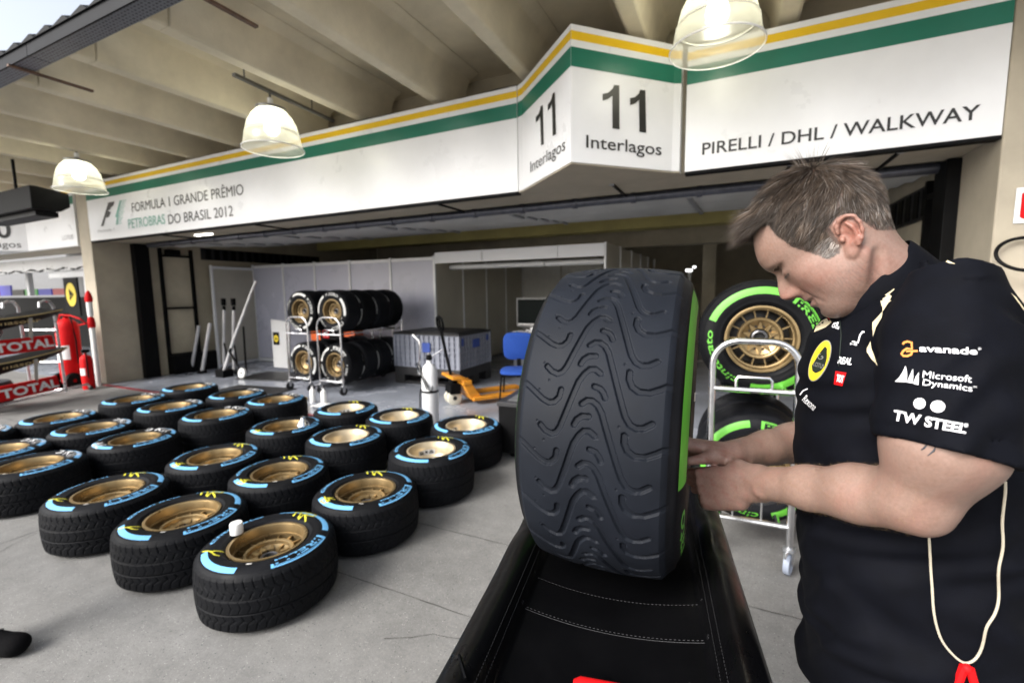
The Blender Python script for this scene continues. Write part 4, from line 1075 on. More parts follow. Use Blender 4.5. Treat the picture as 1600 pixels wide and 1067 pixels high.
FLOOR = [  # x, y, kind, rim, chalk, label
    (-2.10, 1.455, 'front', 'face', 'y12', 'wet tyre lying flat nearest the camera, white cap on its sidewall'),
    (-2.81, 1.44, 'front', 'face', 'y12', 'flat wet tyre just left of the one with the white cap'),
    (-3.61, 1.43, 'front', 'face', 'y12', 'third flat wet tyre from the right in the front row'),
    (-4.75, 1.43, 'front', 'face', 'w1', 'white chalked flat wet tyre in the front row, first left of the row gap'),
    (-5.45, 1.46, 'front', 'face', 'w1', 'flat wet tyre cut by the left picture edge, front row'),
    (-6.36, 1.52, 'front', 'face', 'w1', 'farthest left flat wet tyre of the front row, barely in view'),
    (-2.07, 2.125, 'front', 'face', 'y13', 'flat wet tyre right behind the one with the white cap'),
    (-2.86, 2.11, 'front', 'face', 'y13', 'flat wet tyre second from the right in the second row'),
    (-3.60, 2.11, 'front', 'face', 'y13', 'flat wet tyre third from the right in the second row'),
    (-4.72, 2.10, 'front', 'face', 'w12', 'flat wet tyre with white chalk numbers across its blue band, second row'),
    (-5.52, 2.12, 'front', 'face', 'w1', 'flat wet tyre second from the left in the second row'),
    (-6.32, 2.16, 'front', 'face', 'w1', 'flat wet tyre at the left end of the second row'),
    (-2.04, 2.80, 'rear', 'dish', 'y1', 'wide wet tyre with smooth pale rim at the right end of the third row'),
    (-2.91, 2.79, 'rear', 'dish', 'y1', 'wide wet tyre with smooth pale rim second from the right, third row'),
    (-3.66, 2.79, 'rear', 'face', 'y3', 'wide wet tyre with a small silver bell on it'),
    (-4.68, 2.79, 'rear', 'face', 'w1', 'wide wet tyre with spoked rim in the third row, left of the bell one'),
    (-5.50, 2.80, 'rear', 'face', 'w1', 'wide wet tyre second from the left in the third row'),
    (-6.30, 2.83, 'rear', 'face', 'w1', 'wide wet tyre at the left end of the third row'),
    (-2.13, 3.47, 'rear', 'dish', 'y1', 'wide wet tyre at the right end of the back row, by the flight case'),
    (-2.89, 3.465, 'rear', 'dish', 'y1', 'wide wet tyre in the back row, before the white gas bottle'),
    (-3.62, 3.49, 'rear', 'dish', 'y1', 'wide wet tyre third from the right in the back row'),
    (-4.68, 3.47, 'rear', 'face', 'w1', 'wide wet tyre in the back row, before the white bottles'),
    (-5.40, 3.48, 'rear', 'face', 'w1', 'wide wet tyre second from the left in the back row'),
    (-6.40, 3.50, 'rear', 'face', 'w1', 'wide wet tyre at the left end of the back row'),
]
CH = {'y12': Y1 + Y2, 'y13': Y1 + Y3, 'y1': Y1, 'y3': Y3, 'w1': Wc1, 'w12': Wc1 + Wc2}
for i, (x, y, k, st, chalk, lb) in enumerate(FLOOR):
    key = (k, st, chalk)
    if key not in protos:
        protos[key] = t = wheel_proto(k, st, WF if k == 'front' else WR, 'wet_tyre', TYR[k], CH[chalk], 'tyre', GRP)
    else: t = copy_tree(protos[key])
    t.location = (x, y, 0.0); t.rotation_euler = (0, 0, R_(random.uniform(-9, 9)) + (R_(-25) if i == 18 else 0)); t['label'] = lb
    for c in kids(t):
        if c.name.startswith('chalk'): c.rotation_euler.z = R_(random.uniform(-14, 14))
        if c.name.startswith('rim'): c.rotation_euler.z = R_(random.uniform(0, 360))
# white cap on the nearest tyre, silver bell on another
m = MB(); m.lathe([(.001, 0), (.030, 0), (.031, .003), (.031, .052), (.028, .058), (.001, .059)], 36)
for k in range(36):
    pass
o = m.build('bottle_cap', WPLAST); tag(o, 'round white plastic cap standing on the nearest flat tyre', 'cap')
cp = at_z(370, 831, WF + .002); o.location = (cp.x, cp.y, WF - .0035)
m = MB(); m.lathe([(.001, 0), (.052, 0), (.055, .006), (.045, .03), (.024, .055), (.018, .075), (.022, .085), (.001, .092)], 32)
o = m.build('metal_bell', CHROME); cp = at_z(474, 664, WR); o.location = (cp.x, cp.y, WR - .0055); tag(o, 'small silver bell shaped fitting standing on a wide wet tyre', 'fitting')

# ------------------------------------------------------------------ tyre trolleys
def castor(t, p, r=.06, wcol=None):
    p = Vector(p); m = MB(); Mw = Matrix.Translation(p + Vector((0, 0, r))) @ Matrix.Rotation(R_(70), 4, 'Z') @ Matrix.Rotation(R_(90), 4, 'X')
    m.lathe([(.001, -.008), (r * .25, -.012), (r * .3, -.006), (r * .72, -.008), (r * .78, -.016), (r, -.014), (r, .014), (r * .78, .016), (r * .72, .008), (r * .3, .006), (r * .25, .012), (.001, .008)], 36, 0, Mw)
    o = m.build('castor', wcol or DARK, t)
    m = MB(); Mz = Matrix.Translation(p) @ Matrix.Rotation(R_(70), 4, 'Z')
    for s_ in (-1, 1): m.prism([(-.012, r - .01), (.012, r - .01), (.035, 2.2 * r), (-.02, 2.2 * r)], s_ * .02 - .002, s_ * .02 + .002, lambda a, z, d: Mz @ Vector((a, d, z)))
    m.box(-.03, .045, -.024, .024, 2.2 * r, 2.2 * r + .006, 0, Mz); m.lathe([(.001, 2.5 * r), (.03, 2.5 * r), (.032, 2.3 * r), (.001, 2.2 * r)], 16, 0, Matrix.Translation(p))
    m.tube([Mz @ Vector((-.02, 0, 2.2 * r)), Mz @ Vector((-.06, 0, 2.35 * r)), Mz @ Vector((-.09, 0, 2.15 * r))], .008, 6)
    m.build('castor_fork', GALV, o)
def loop_frame(hw, z0, ztop, r):
    rc = hw * .62
    P = [Vector((-hw, 0, z0)), Vector((-hw, 0, ztop - rc))]
    P += [Vector((-hw + rc - rc * math.cos(a), 0, ztop - rc + rc * math.sin(a))) for a in np.linspace(.2, math.pi / 2, 7)]
    P += [Vector((hw - rc + rc * math.sin(a), 0, ztop - rc + rc * math.cos(a))) for a in np.linspace(.0, math.pi / 2, 8)]
    P += [Vector((hw, 0, z0))]
    return P
def trolley(loc, rz, lb, hw, depth, ztop, zl, zu, group, r=.014, wheelcol=None):
    t = thing('tyre_trolley', lb, 'trolley', loc, rz, group)
    for y in (0, depth):
        m = MB(); T = lambda q: Vector((q[0], q[1] + y, q[2]))
        m.tube([T(p) for p in loop_frame(hw, .13, ztop, r)], r, 12)
        for z in (zl, zu): m.tube([(-hw, y, z), (hw, y, z)], r * .85, 10)
        hx = hw * .42
        m.tube([(-hx, y, zu + .008), (-hx, y, zu + .055), (-hx + .012, y, zu + .07), (hx - .012, y, zu + .07), (hx, y, zu + .055), (hx, y, zu + .008)], r * .42, 8)
        for x in (-hx * .9, hx * .75): m.tube([(x, y, zl), (x, y, zl + .2)], r * .3, 6)
        m.build('end_frame', CHROME, t)
        for x in (-hw, hw): castor(t, (x, y, 0.0), .06, wheelcol)
    for x in (-hw * .72, hw * .72):
        for z in (zl, zu): m = MB(); m.tube([(x, 0, z), (x, depth, z)], r * .85, 8); m.build('side_rail', CHROME, t)
    return t
RTW = .33
slick = tyre_mesh('tyre', .33, RTW, 160, 12, None, 'white', 0)
green = tyre_mesh('tyre', .36, RTW, 160, 12, None, 'green', R_(6))
def upright(proto, loc, roll, lb, yaw=0):
    t = proto if proto.get('used') is None else copy_tree(proto)
    proto['used'] = 1; t['used'] = 1
    # local +Z (outer face) towards -Y, spun by roll
    M = Matrix.Rotation(yaw, 3, 'Z') @ Matrix.Rotation(R_(90), 3, 'X') @ Matrix.Rotation(roll, 3, 'Z')
    t.rotation_euler = M.to_euler(); t.location = Vector(loc) + (M @ Vector((0, 0, -1))) * 0
    t['label'] = lb; return t
GW = 'white banded tyres stored on the two trolleys'
proto_w = wheel_proto('slick', 'face', .33, 'slick_tyre', slick, None, 'tyre', GW)
ROLL = {(0, 0): -40, (0, 1): 0, (1, 0): 25, (1, 1): 150}
NMS = ('front', 'second', 'third', 'rearmost')
for c, x in enumerate((-6.17, -5.48)):
    trolley((x, 5.02, 0.007), 0, 'chrome tyre trolley of white banded tyres, %s of a pair' % ('left' if c == 0 else 'right, by the crate'), .24, 1.42, 1.18, .20, .92, 'chrome tyre trolleys in the bay')
    for lv, z in enumerate((1.275, .45)):
        for k in range(4):
            lb = '%s white banded tyre on the %s level of the %s trolley' % (NMS[k], ('upper', 'lower')[lv], ('left', 'right')[c])
            upright(proto_w, (x + .0, 5.42 + k * .338, z), R_(ROLL[(c, lv)] + 40 * k), lb)
GG = 'green banded tyres on the trolley by the man'
proto_g = wheel_proto('inter', 'face', .36, 'intermediate_tyre', green, None, 'tyre', GG)
trolley((.135, 2.73, 0), R_(2), 'chrome tyre trolley of green banded tyres, behind the hands of the man', .205, .80, 1.265, .265, 1.0, 'chrome tyre trolleys in the bay', .0185, mat('grey castor rubber', (.30, .34, .42), .45))
GLB = {(0, 0): 'upper front green banded tyre facing the camera, beside the face of the man', (1, 0): 'lower front green banded tyre, half hidden behind the forearms', (0, 1): 'upper rear green banded tyre on the trolley, behind another', (1, 1): 'lower rear green banded tyre on the trolley, behind another'}
for lv, z in enumerate((1.265, .515)):
    for k in range(2):
        upright(proto_g, (.150, 3.20 + k * .37, z), R_(0 if lv == 0 else 30), GLB[(lv, k)], R_(3))

# ------------------------------------------------------------------ tyre stand and the big intermediate tyre
VINYL = mat('black vinyl', (.0022, .0022, .0026), .32, var=.3, scale=5, rvar=.1, bump=.10, bscale=26, spec=.22)
THREAD = mat('grey thread', (.013, .013, .015), .7)
SO = Vector((-.219, 1.04, 0)); SE1 = Vector((.988, .155, 0)).normalized(); SE2 = Vector((-SE1.y, SE1.x, 0))
def mat_z(a, b):
    x = abs(a)
    z = .938 - .020 * (1 - min(1, (x / .17)) ** 2) + .006 * math.sin(b * 7 + a * 3) * 0
    # the hammock sags under the tyre
    z += -.012 * math.exp(-(b / .16) ** 2) * max(0, 1 - (x / .2) ** 2)
    if x > .165:
        t = min(1, (x - .165) / .098); z += .052 * math.sin(math.pi * t ** .8) ** .9 + .004 * math.sin(b * 23 + 2.3 * math.sin(b * 9)) * math.sin(math.pi * t)
        z -= .03 * max(0, t - .75) / .25
    return z
st = thing('tyre_stand', 'black padded vinyl tyre stand carrying the big tyre at the front', 'stand', (SO.x, SO.y, 0))
def sp3(a, b, z): return SO + SE1 * a + SE2 * b + Vector((0, 0, z))
m = MB(); na, nb_ = 88, 120; A_ = np.linspace(-.263, .263, na + 1); B_ = np.linspace(-.80, .44, nb_ + 1)
vs = [sp3(a, b, mat_z(a, b)) for b in B_ for a in A_]
m.add(vs, [(j * (na + 1) + i, j * (na + 1) + i + 1, (j + 1) * (na + 1) + i + 1, (j + 1) * (na + 1) + i) for j in range(nb_) for i in range(na)])
for s_ in (-1, 1):
    zz = mat_z(.263, 0); vs = []
    for b in B_:
        for d_, z_ in ((.263, None), (.268, -.018), (.267, -.05), (.262, -.075), (.25, -.08)):
            z0 = mat_z(.263, b); vs.append(sp3(s_ * d_, b, z0 if z_ is None else z0 + z_ + .003 * math.sin(b * 31 + d_ * 9)))
    m.add(vs, [(j * 5 + i, j * 5 + i + 1, (j + 1) * 5 + i + 1, (j + 1) * 5 + i) if s_ < 0 else (j * 5 + i, (j + 1) * 5 + i, (j + 1) * 5 + i + 1, j * 5 + i + 1) for j in range(nb_) for i in range(4)])
chb(m, 'padded_cover', VINYL, st, smooth=70)
m = MB()
def seam(pts, w=.0013, dash=None):
    for i, (p, q) in enumerate(zip(pts[:-1], pts[1:])):
        if dash and i % 2: continue
        m.tube([p, q], w, 5, caps=True)
for a in (-.172, -.180, .172, .180): seam([sp3(a, b, mat_z(a, b) + .0008) for b in np.linspace(-.8, .44, 330)], .0006, True)
for b0, dz in ((-.262, 1), (-.268, 1), (-.165, 1)):
    seam([sp3(a, b0 - .0 * a, mat_z(a, b0) + .0006) for a in np.linspace(-.168, .168, 90)], .0006, b0 > -.265)
chb(m, 'stitching', THREAD, st)
m = MB(); m.tube([sp3(-.255, -.46, mat_z(-.255, -.46) + .001), sp3(-.215, -.465, mat_z(-.215, -.465) + .003), sp3(-.19, -.50, mat_z(-.19, -.5) + .003)], .003, 6)
m.tube([sp3(.245, -.62, mat_z(.245, -.62) + .001), sp3(.240, -.40, mat_z(.24, -.4) + .001)], .0012, 5, 1)
chb(m, 'cover_piping', [VINYL, mat('ochre line', (.30, .22, .03), .5)], st)
for sa in (-1, 1):
    m = MB(); m.tube([sp3(sa * .235, -.78, .872), sp3(sa * .235, .42, .872)], .018, 10); chb(m, 'rail', BLACK, st)
    for b in (-.66, .34):
        m = MB(); m.tube([sp3(sa * .235, b, .872), sp3(sa * .235, b, .0)], .018, 10); chb(m, 'leg', BLACK, st)
for b in (-.66, .34):
    m = MB(); m.tube([sp3(-.235, b, .30), sp3(.235, b, .30)], .015, 10); chb(m, 'cross_tube', BLACK, st)
# big intermediate tyre
big = thing('big_tyre', 'big upright intermediate tyre with chevron tread and green sidewall band', 'tyre', (-.2187, 1.0397, 1.2640))
bm_ = tyre_mesh('tyre', WF, .333, 1640, 216, tread_inter, 'green', 0, True)
o = bpy.data.objects.new('tyre', bm_); COL.objects.link(o); o.parent = big
r_ = add_rim(big, WF, 'face'); r_.location = (0, 0, -.014)
ax = Vector((math.cos(.0375) * math.cos(-.0229), math.sin(.0375) * math.cos(-.0229), math.sin(-.0229))); u_ = Vector((0, 0, 1)).cross(ax).normalized(); v_ = ax.cross(u_)
SPIN = R_(36)
Mb_ = Matrix((u_, v_, ax)).transposed() @ Matrix.Rotation(SPIN, 3, 'Z')
big.rotation_euler = Mb_.to_euler()
# odd things on the near end of the stand
m = MB(); Mx = Matrix.Translation(sp3(.076, -.417, mat_z(.0, -.4) + .019)) @ Matrix.Rotation(R_(12), 4, 'Z') @ Matrix.Rotation(R_(-90), 4, 'Y')
m.lathe([(.001, -.0), (.017, .0), (.019, .004), (.019, .11), (.014, .12), (.001, .122)], 24, 0, Mx); m.lathe([(.0192, .004), (.0198, .006), (.0198, .03), (.0192, .032)], 24, 1, Mx)
o = m.build('red_marker', [REDP, mat('pale red', (.6, .2, .2), .4)]); tag(o, 'red paint marker lying at the near end of the stand', 'marker')
m = MB(); m.sphere(sp3(.130, -.390, mat_z(.1, -.36) + .010), .026, 20, 0, (1, .8, .55)); 
for i, v in enumerate(m.v): m.v[i] = tuple(Vector(v) + Vector((random.uniform(-.002, .002),) * 3))
o = m.build('white_cloth', WPLAST); tag(o, 'crumpled white cloth lying beside the red marker', 'cloth')
# ================================================================== THE MAN  (implicit surface, polygonised with surface nets)
class Field:
    def __init__(s, lo, hi, h):
        s.lo = np.array(lo, np.float32); s.h = h
        s.n = np.ceil((np.array(hi) - s.lo) / h).astype(int) + 1
        s.f = np.full(s.n, 1.0, np.float32)
    def box(s, lo, hi):
        a = np.clip(np.floor((np.array(lo) - s.lo) / s.h).astype(int), 0, s.n - 1); b = np.clip(np.ceil((np.array(hi) - s.lo) / s.h).astype(int) + 1, 1, s.n)
        sl = tuple(slice(x, y) for x, y in zip(a, b))
        ax = [s.lo[i] + s.h * np.arange(a[i], b[i], dtype=np.float32) for i in range(3)]
        return sl, np.meshgrid(*ax, indexing='ij', sparse=True)
    def apply(s, lo, hi, fn, k=.01, op='u'):
        sl, (X, Y, Z) = s.box(lo, hi)
        d = fn(X, Y, Z).astype(np.float32); a = s.f[sl]
        if op == 's': d = -d
        if op == 'u':
            h = np.maximum(k - np.abs(a - d), 0) / k; s.f[sl] = np.minimum(a, d) - h * h * k * .25
        else:
            h = np.maximum(k - np.abs(a - d), 0) / k; s.f[sl] = np.maximum(a, d) + h * h * k * .25
    def cone(s, p, q, r0, r1, k=.01, op='u', sc=None):
        p = np.array(p, np.float32); q = np.array(q, np.float32); m = max(r0, r1) + k + .03
        ba = q - p; L2 = float(ba @ ba) + 1e-9
        def fn(X, Y, Z):
            t = np.clip(((X - p[0]) * ba[0] + (Y - p[1]) * ba[1] + (Z - p[2]) * ba[2]) / L2, 0, 1)
            return np.sqrt((X - p[0] - t * ba[0]) ** 2 + (Y - p[1] - t * ba[1]) ** 2 + (Z - p[2] - t * ba[2]) ** 2) - (r0 + (r1 - r0) * t)
        s.apply(np.minimum(p, q) - m, np.maximum(p, q) + m, fn, k, op)
    def ell(s, c, r, k=.01, op='u', M=None):
        """ellipsoid with semi axes r along the columns of M"""
        c = np.array(c, np.float32); r = np.array(r, np.float32); m = float(r.max()) + k + .02
        A = np.eye(3) if M is None else np.array(M)
        def fn(X, Y, Z):
            x, y, z = X - c[0], Y - c[1], Z - c[2]
            u = (x * A[0, 0] + y * A[1, 0] + z * A[2, 0]) / r[0]; v = (x * A[0, 1] + y * A[1, 1] + z * A[2, 1]) / r[1]; w = (x * A[0, 2] + y * A[1, 2] + z * A[2, 2]) / r[2]
            l = np.sqrt(u * u + v * v + w * w) + 1e-6; g = np.sqrt((u / r[0]) ** 2 + (v / r[1]) ** 2 + (w / r[2]) ** 2) + 1e-6
            return l * (l - 1) / g
        s.apply(c - m, c + m, fn, k, op)
    def mesh(s):
        f = s.f; ins = f < 0
        act = np.zeros(s.n - 1, bool); alln = np.ones(s.n - 1, bool)
        for dx in (0, 1):
            for dy in (0, 1):
                for dz in (0, 1):
                    c = ins[dx:s.n[0] - 1 + dx, dy:s.n[1] - 1 + dy, dz:s.n[2] - 1 + dz]; act |= c; alln &= c
        act &= ~alln
        I = np.argwhere(act); idx = np.full(s.n - 1, -1, np.int32); idx[act] = np.arange(len(I))
        acc = np.zeros((len(I), 3)); cnt = np.zeros(len(I))
        cor = [(a, b, c) for a in (0, 1) for b in (0, 1) for c in (0, 1)]
        val = {c: f[I[:, 0] + c[0], I[:, 1] + c[1], I[:, 2] + c[2]] for c in cor}
        for c in cor:
            for ax in range(3):
                if c[ax]: continue
                e = list(c); e[ax] = 1; a, b = val[c], val[tuple(e)]; m = (a < 0) != (b < 0)
                t = np.where(m, a / (a - b + 1e-12), 0); p = np.tile(np.array(c, float), (len(I), 1)); p[:, ax] += t
                acc[m] += p[m]; cnt[m] += 1
        V = (I + acc / cnt[:, None]) * s.h + s.lo
        Fs = []
        for ax in range(3):
            sl0 = [slice(1, -1)] * 3; sl1 = [slice(1, -1)] * 3; sl0[ax] = slice(0, -1); sl1[ax] = slice(1, None)
            a = ins[tuple(sl0)]; b = ins[tuple(sl1)]
            E = np.argwhere(a != b); 
            if not len(E): continue
            flip = a[tuple(E.T)]
            base = E + 1; base[:, ax] -= 1
            o1, o2 = [i for i in range(3) if i != ax]
            def cell(d1, d2):
                q = base.copy(); q[:, o1] -= d1; q[:, o2] -= d2; return idx[tuple(q.T)]
            q = np.stack([cell(0, 0), cell(1, 0), cell(1, 1), cell(0, 1)], 1)
            if ax == 1: flip = ~flip
            q[~flip] = q[~flip][:, ::-1]
            Fs.append(q[(q >= 0).all(1)])
        F = np.vstack(Fs)
        return V, F[:, ::-1]
def relax(V, F, it=2, lam=.5):
    """a few Laplacian passes"""
    for _ in range(it):
        S_ = np.zeros_like(V); c = np.zeros(len(V))
        for a, b in ((0, 1), (1, 2), (2, 3), (3, 0)):
            np.add.at(S_, F[:, a], V[F[:, b]]); np.add.at(S_, F[:, b], V[F[:, a]]); np.add.at(c, F[:, a], 1); np.add.at(c, F[:, b], 1)
        V = V + lam * (S_ / np.maximum(c, 1)[:, None] - V)
    return V

man = thing('person', 'man in a dark short sleeved team shirt bending his head over the big tyre', 'person', (.32, 1.0, 0))
# ---- head frame
HC = np.array([.150, .965, 1.630]); f0 = np.array([-.9854, .1701, 0]); HL = np.array([-.1701, -.9854, 0])
ca, sa = math.cos(R_(40)), math.sin(R_(40))
HF = f0 * ca - np.array([0, 0, 1]) * sa; HU = f0 * sa + np.array([0, 0, 1]) * ca
HM = np.stack([HF, HL, HU], 1)                     # columns: forward, left, up
def hw_(p): return HC + HM @ np.array(p)
def hl_(P): return (np.asarray(P) - HC) @ HM
PZ = np.array([-.125, -.116, -.109, -.103, -.097, -.092, -.087, -.0815, -.077, -.073, -.0695, -.066, -.0615, -.057, -.0525, -.0495, -.046, -.041, -.035, -.026, -.015, -.006, .003, .010, .018, .027, .036, .046, .060, .075, .09])
PX = np.array([.058, .0715, .0795, .083, .0835, .0815, .0805, .0835, .087, .0855, .0835, .0865, .0885, .0895, .0915, .097, .107, .1125, .1145, .1115, .1055, .1000, .0965, .0970, .1000, .1020, .1020, .1000, .0940, .0860, .074])

hb = Field((-.13, -.105, -.16), (.15, .105, .16), .0022)     # head built in its own frame, then sampled into the body field
def head_base():
    B = hb
    B.ell((-.004, 0, .040), (.094, .0755, .090), .01)
    B.ell((-.020, 0, .020), (.074, .0735, .075), .02)
    B.ell((.030, 0, .000), (.058, .056, .074), .03)
    B.ell((.032, 0, -.055), (.045, .049, .058), .03)
    for s_ in (1, -1):
        B.cone((-.022, s_ * .056, -.056), (.040, s_ * .034, -.096), .015, .014, .03)
        B.ell((.042, s_ * .041, -.026), (.024, .018, .018), .022)
        B.ell((.016, s_ * .048, -.054), (.034, .016, .032), .03)
    B.cone((.055, .014, -.098), (.055, -.014, -.098), .019, .019, .03)
    B.cone((.030, 0, -.085), (-.02, 0, -.09), .040, .050, .03)
head_base()
# warp the sagittal front to the traced profile
nx, ny, nz = hb.n
zz = hb.lo[2] + hb.h * np.arange(nz); xx = hb.lo[0] + hb.h * np.arange(nx); yy = hb.lo[1] + hb.h * np.arange(ny)
jm = ny // 2; delta = np.zeros(nz)
for k in range(nz):
    col = hb.f[:, jm, k]; i_ = np.where(col < 0)[0]
    if len(i_) and PZ[0] <= zz[k] <= PZ[-1]:
        i0 = i_[-1]; xb = xx[i0] + hb.h * (col[i0] / (col[i0] - col[min(i0 + 1, nx - 1)] + 1e-9)); delta[k] = np.interp(zz[k], PZ, PX) - xb
    elif PZ[0] <= zz[k] <= PZ[-1]: delta[k] = 0
wz = np.interp(zz, [-.125, -.10, -.088, -.075, -.062, -.056, -.050, -.040, -.030, -.012, .004, .012, .022, .05, .09], [.030, .024, .024, .026, .022, .016, .0145, .0150, .0125, .0105, .011, .030, .046, .06, .06])
from_x = np.clip((xx + .0) / .06, 0, 1); from_x = from_x * from_x * (3 - 2 * from_x)
pw_ = np.interp(zz, [-.12, -.06, -.05, -.03, .0, .02], [2.2, 2.4, 3.2, 2.6, 2.2, 2.2])
lat = np.exp(-(np.abs(yy)[:, None] / wz[None, :]) ** pw_[None, :])
XS = xx[:, None, None] - delta[None, None, :] * lat[None] * from_x[:, None, None]
# features: eye sockets, lids, alar wings, mouth line, nasolabial fold
ay = np.abs(yy)[:, None]; Z2 = zz[None, :]
def gs(y0, z0, sy, sz, p=2): return np.exp(-(np.abs((ay - y0) / sy) ** p + np.abs((Z2 - z0) / sz) ** p))
ft = np.zeros((ny, nz))
ft -= .0105 * gs(.025, .002, .017, .011)                     # socket
ft -= .004 * gs(.016, .001, .008, .012)
ft += .0075 * gs(.031, -.003, .013, .0085)                   # closed lid over the eyeball
ft += .0022 * gs(.033, .018, .018, .006)                     # brow ridge
le = -.0095 - .004 * np.clip((ay - .031) / .014, -1, 1) ** 2 * -1
ft -= .0020 * np.exp(-((Z2 - le) / .0016) ** 2) * np.exp(-((ay - .031) / .0135) ** 4)   # lash line
ft -= .0012 * np.exp(-((Z2 - .0065 + .25 * (ay - .031)) / .0016) ** 2) * np.exp(-((ay - .031) / .014) ** 4)
ft += .0085 * gs(.0150, -.0415, .0060, .0085)                # alar wings
ft -= .0016 * np.exp(-(((ay - .0225 + .3 * (Z2 + .041)) / .0024) ** 2)) * np.exp(-((Z2 + .0405) / .010) ** 2)
nf = .024 + (-.048 - Z2) * .55
ft -= .0022 * np.exp(-((ay - nf) / .0034) ** 2) * np.clip((-.040 - Z2) / .012, 0, 1) * np.clip((Z2 + .088) / .014, 0, 1)
ft += .0030 * gs(.040, -.056, .014, .018)
ft -= .0046 * np.exp(-((Z2 + .0692 - 3.0 * ay ** 2 + .0) / .0019) ** 2) * np.exp(-(ay / .0255) ** 6)   # mouth
ft -= .0030 * gs(.0265, -.0705, .004, .005)
ft += .0024 * np.exp(-((Z2 + .0757) / .004) ** 2) * np.exp(-(ay / .019) ** 4)
ft += .0018 * np.exp(-((Z2 + .0632) / .0032) ** 2) * np.exp(-(ay / .020) ** 4)
ft -= .0030 * np.exp(-((Z2 + .0865) / .004) ** 2) * np.exp(-(ay / .018) ** 4)
XS = XS - ft[None] * from_x[:, None, None]
fi = (XS - hb.lo[0]) / hb.h
i0 = np.clip(np.floor(fi).astype(int), 0, nx - 2); tt = np.clip(fi - i0, -1, 2).astype(np.float32)
J, K = np.meshgrid(np.arange(ny), np.arange(nz), indexing='ij')
hb.f = hb.f[i0, J[None], K[None]] * (1 - tt) + hb.f[i0 + 1, J[None], K[None]] * tt
for s_ in (1, -1):   # nostrils, ears
    hb.ell((.0985, s_ * .0078, -.0500), (.0062, .0034, .0042), .002, 's')
def ear(s_):
    # local ear plane: long axis leaning, root in front
    c = np.array([-.023, s_ * .0775, -.018]); tilt = R_(28); e1 = np.array([math.cos(tilt), -s_ * .30, math.sin(tilt)]); e1 /= np.linalg.norm(e1)      # forward
    e2 = np.array([-math.sin(tilt), s_ * .16, math.cos(tilt)]); e2 -= e1 * (e1 @ e2); e2 /= np.linalg.norm(e2); e3 = np.cross(e1, e2) * 1.0
    if e3[1] * s_ < 0: e3 = -e3
    P = lambda a, b, d=0: c + e1 * a + e2 * b + e3 * d
    A = np.stack([e1, e2, e3], 1)
    hb.ell(P(-.001, 0, -.004), (.0165, .0285, .0045), .004, 'u', A)
    hb.ell(P(.0, -.024, -.001), (.0095, .0100, .0050), .004, 'u', A); hb.ell(P(.002, -.031, .0), (.0080, .0085, .0048), .003, 'u', A)
    rim = [(.013, .006), (.0125, .016), (.007, .0255), (-.003, .0295), (-.0125, .0255), (-.0175, .0145), (-.0185, .002), (-.0155, -.0095), (-.0105, -.0185)]
    for a, b in zip(rim[:-1], rim[1:]): hb.cone(P(*a, .0035), P(*b, .0035), .0034, .0034, .0028)
    anti = [(-.0005, .019), (-.0075, .010), (-.0105, .0), (-.0085, -.010), (-.002, -.0155)]
    for a, b in zip(anti[:-1], anti[1:]): hb.cone(P(*a, .0022), P(*b, .0022), .0030, .0030, .003)
    hb.ell(P(.002, -.002, .004), (.0080, .0095, .0055), .002, 's', A)
    hb.ell(P(-.0065, .0215, .0045), (.0065, .0045, .003), .002, 's', A)
    hb.ell(P(-.0148, .005, .0048), (.0016, .012, .003), .002, 's', A)
    hb.ell(P(.0095, -.006, .002), (.0042, .0055, .0042), .003, 'u', A)
    return c, A
for s_ in (1, -1): EAR = ear(s_)

def sample_head(X, Y, Z):
    x = (X - HC[0]) * HF[0] + (Y - HC[1]) * HF[1] + (Z - HC[2]) * HF[2]
    y = (X - HC[0]) * HL[0] + (Y - HC[1]) * HL[1] + (Z - HC[2]) * HL[2]
    z = (X - HC[0]) * HU[0] + (Y - HC[1]) * HU[1] + (Z - HC[2]) * HU[2]
    out = np.ones(np.broadcast(x, y, z).shape, np.float32)
    g = [np.broadcast_to((q - hb.lo[i]) / hb.h, out.shape) for i, q in enumerate((x, y, z))]
    ok = np.ones(out.shape, bool)
    for i in range(3): ok &= (g[i] >= 0) & (g[i] < hb.n[i] - 1.001)
    a = [q[ok] for q in g]; ii = [q.astype(int) for q in a]; fr = [q - w for q, w in zip(a, ii)]
    r = 0
    for dx in (0, 1):
        for dy in (0, 1):
            for dz in (0, 1):
                w = (fr[0] if dx else 1 - fr[0]) * (fr[1] if dy else 1 - fr[1]) * (fr[2] if dz else 1 - fr[2])
                r = r + w * hb.f[ii[0] + dx, ii[1] + dy, ii[2] + dz]
    out[ok] = r
    return out

# ---- joints
SHL = np.array([.266, .795, 1.490]); MIDL = np.array([.253, .752, 1.345]); ELL = np.array([.236, .768, 1.262]); WRL = np.array([.070, .955, 1.180])
SHR = np.array([.262, 1.205, 1.490]); ELR = np.array([.190, 1.215, 1.205]); WRR = np.array([.022, 1.055, 1.196])
bf = Field((-.16, .64, .90), (.47, 1.34, 1.80), .0023)
r_ = .135
bf.apply(HC - .19, HC + .19, sample_head, .004)
NB = np.array([.262, .985, 1.475])
bf.cone(hw_((-.026, 0, -.025)), NB, .052, .060, .022)
bf.cone(hw_((-.012, 0, -.070)), np.array([.245, .98, 1.475]), .040, .045, .02)
for s_ in (1, -1): bf.cone(hw_((-.045, s_ * .030, -.02)), NB + np.array([-.0, -s_ * .035, 0]), .022, .024, .025)
for s_ in (1, -1): bf.cone(hw_((-.034, s_ * .066, -.066)), hw_((-.004, s_ * .060, -.104)), .0065, .0075, .012, 's')
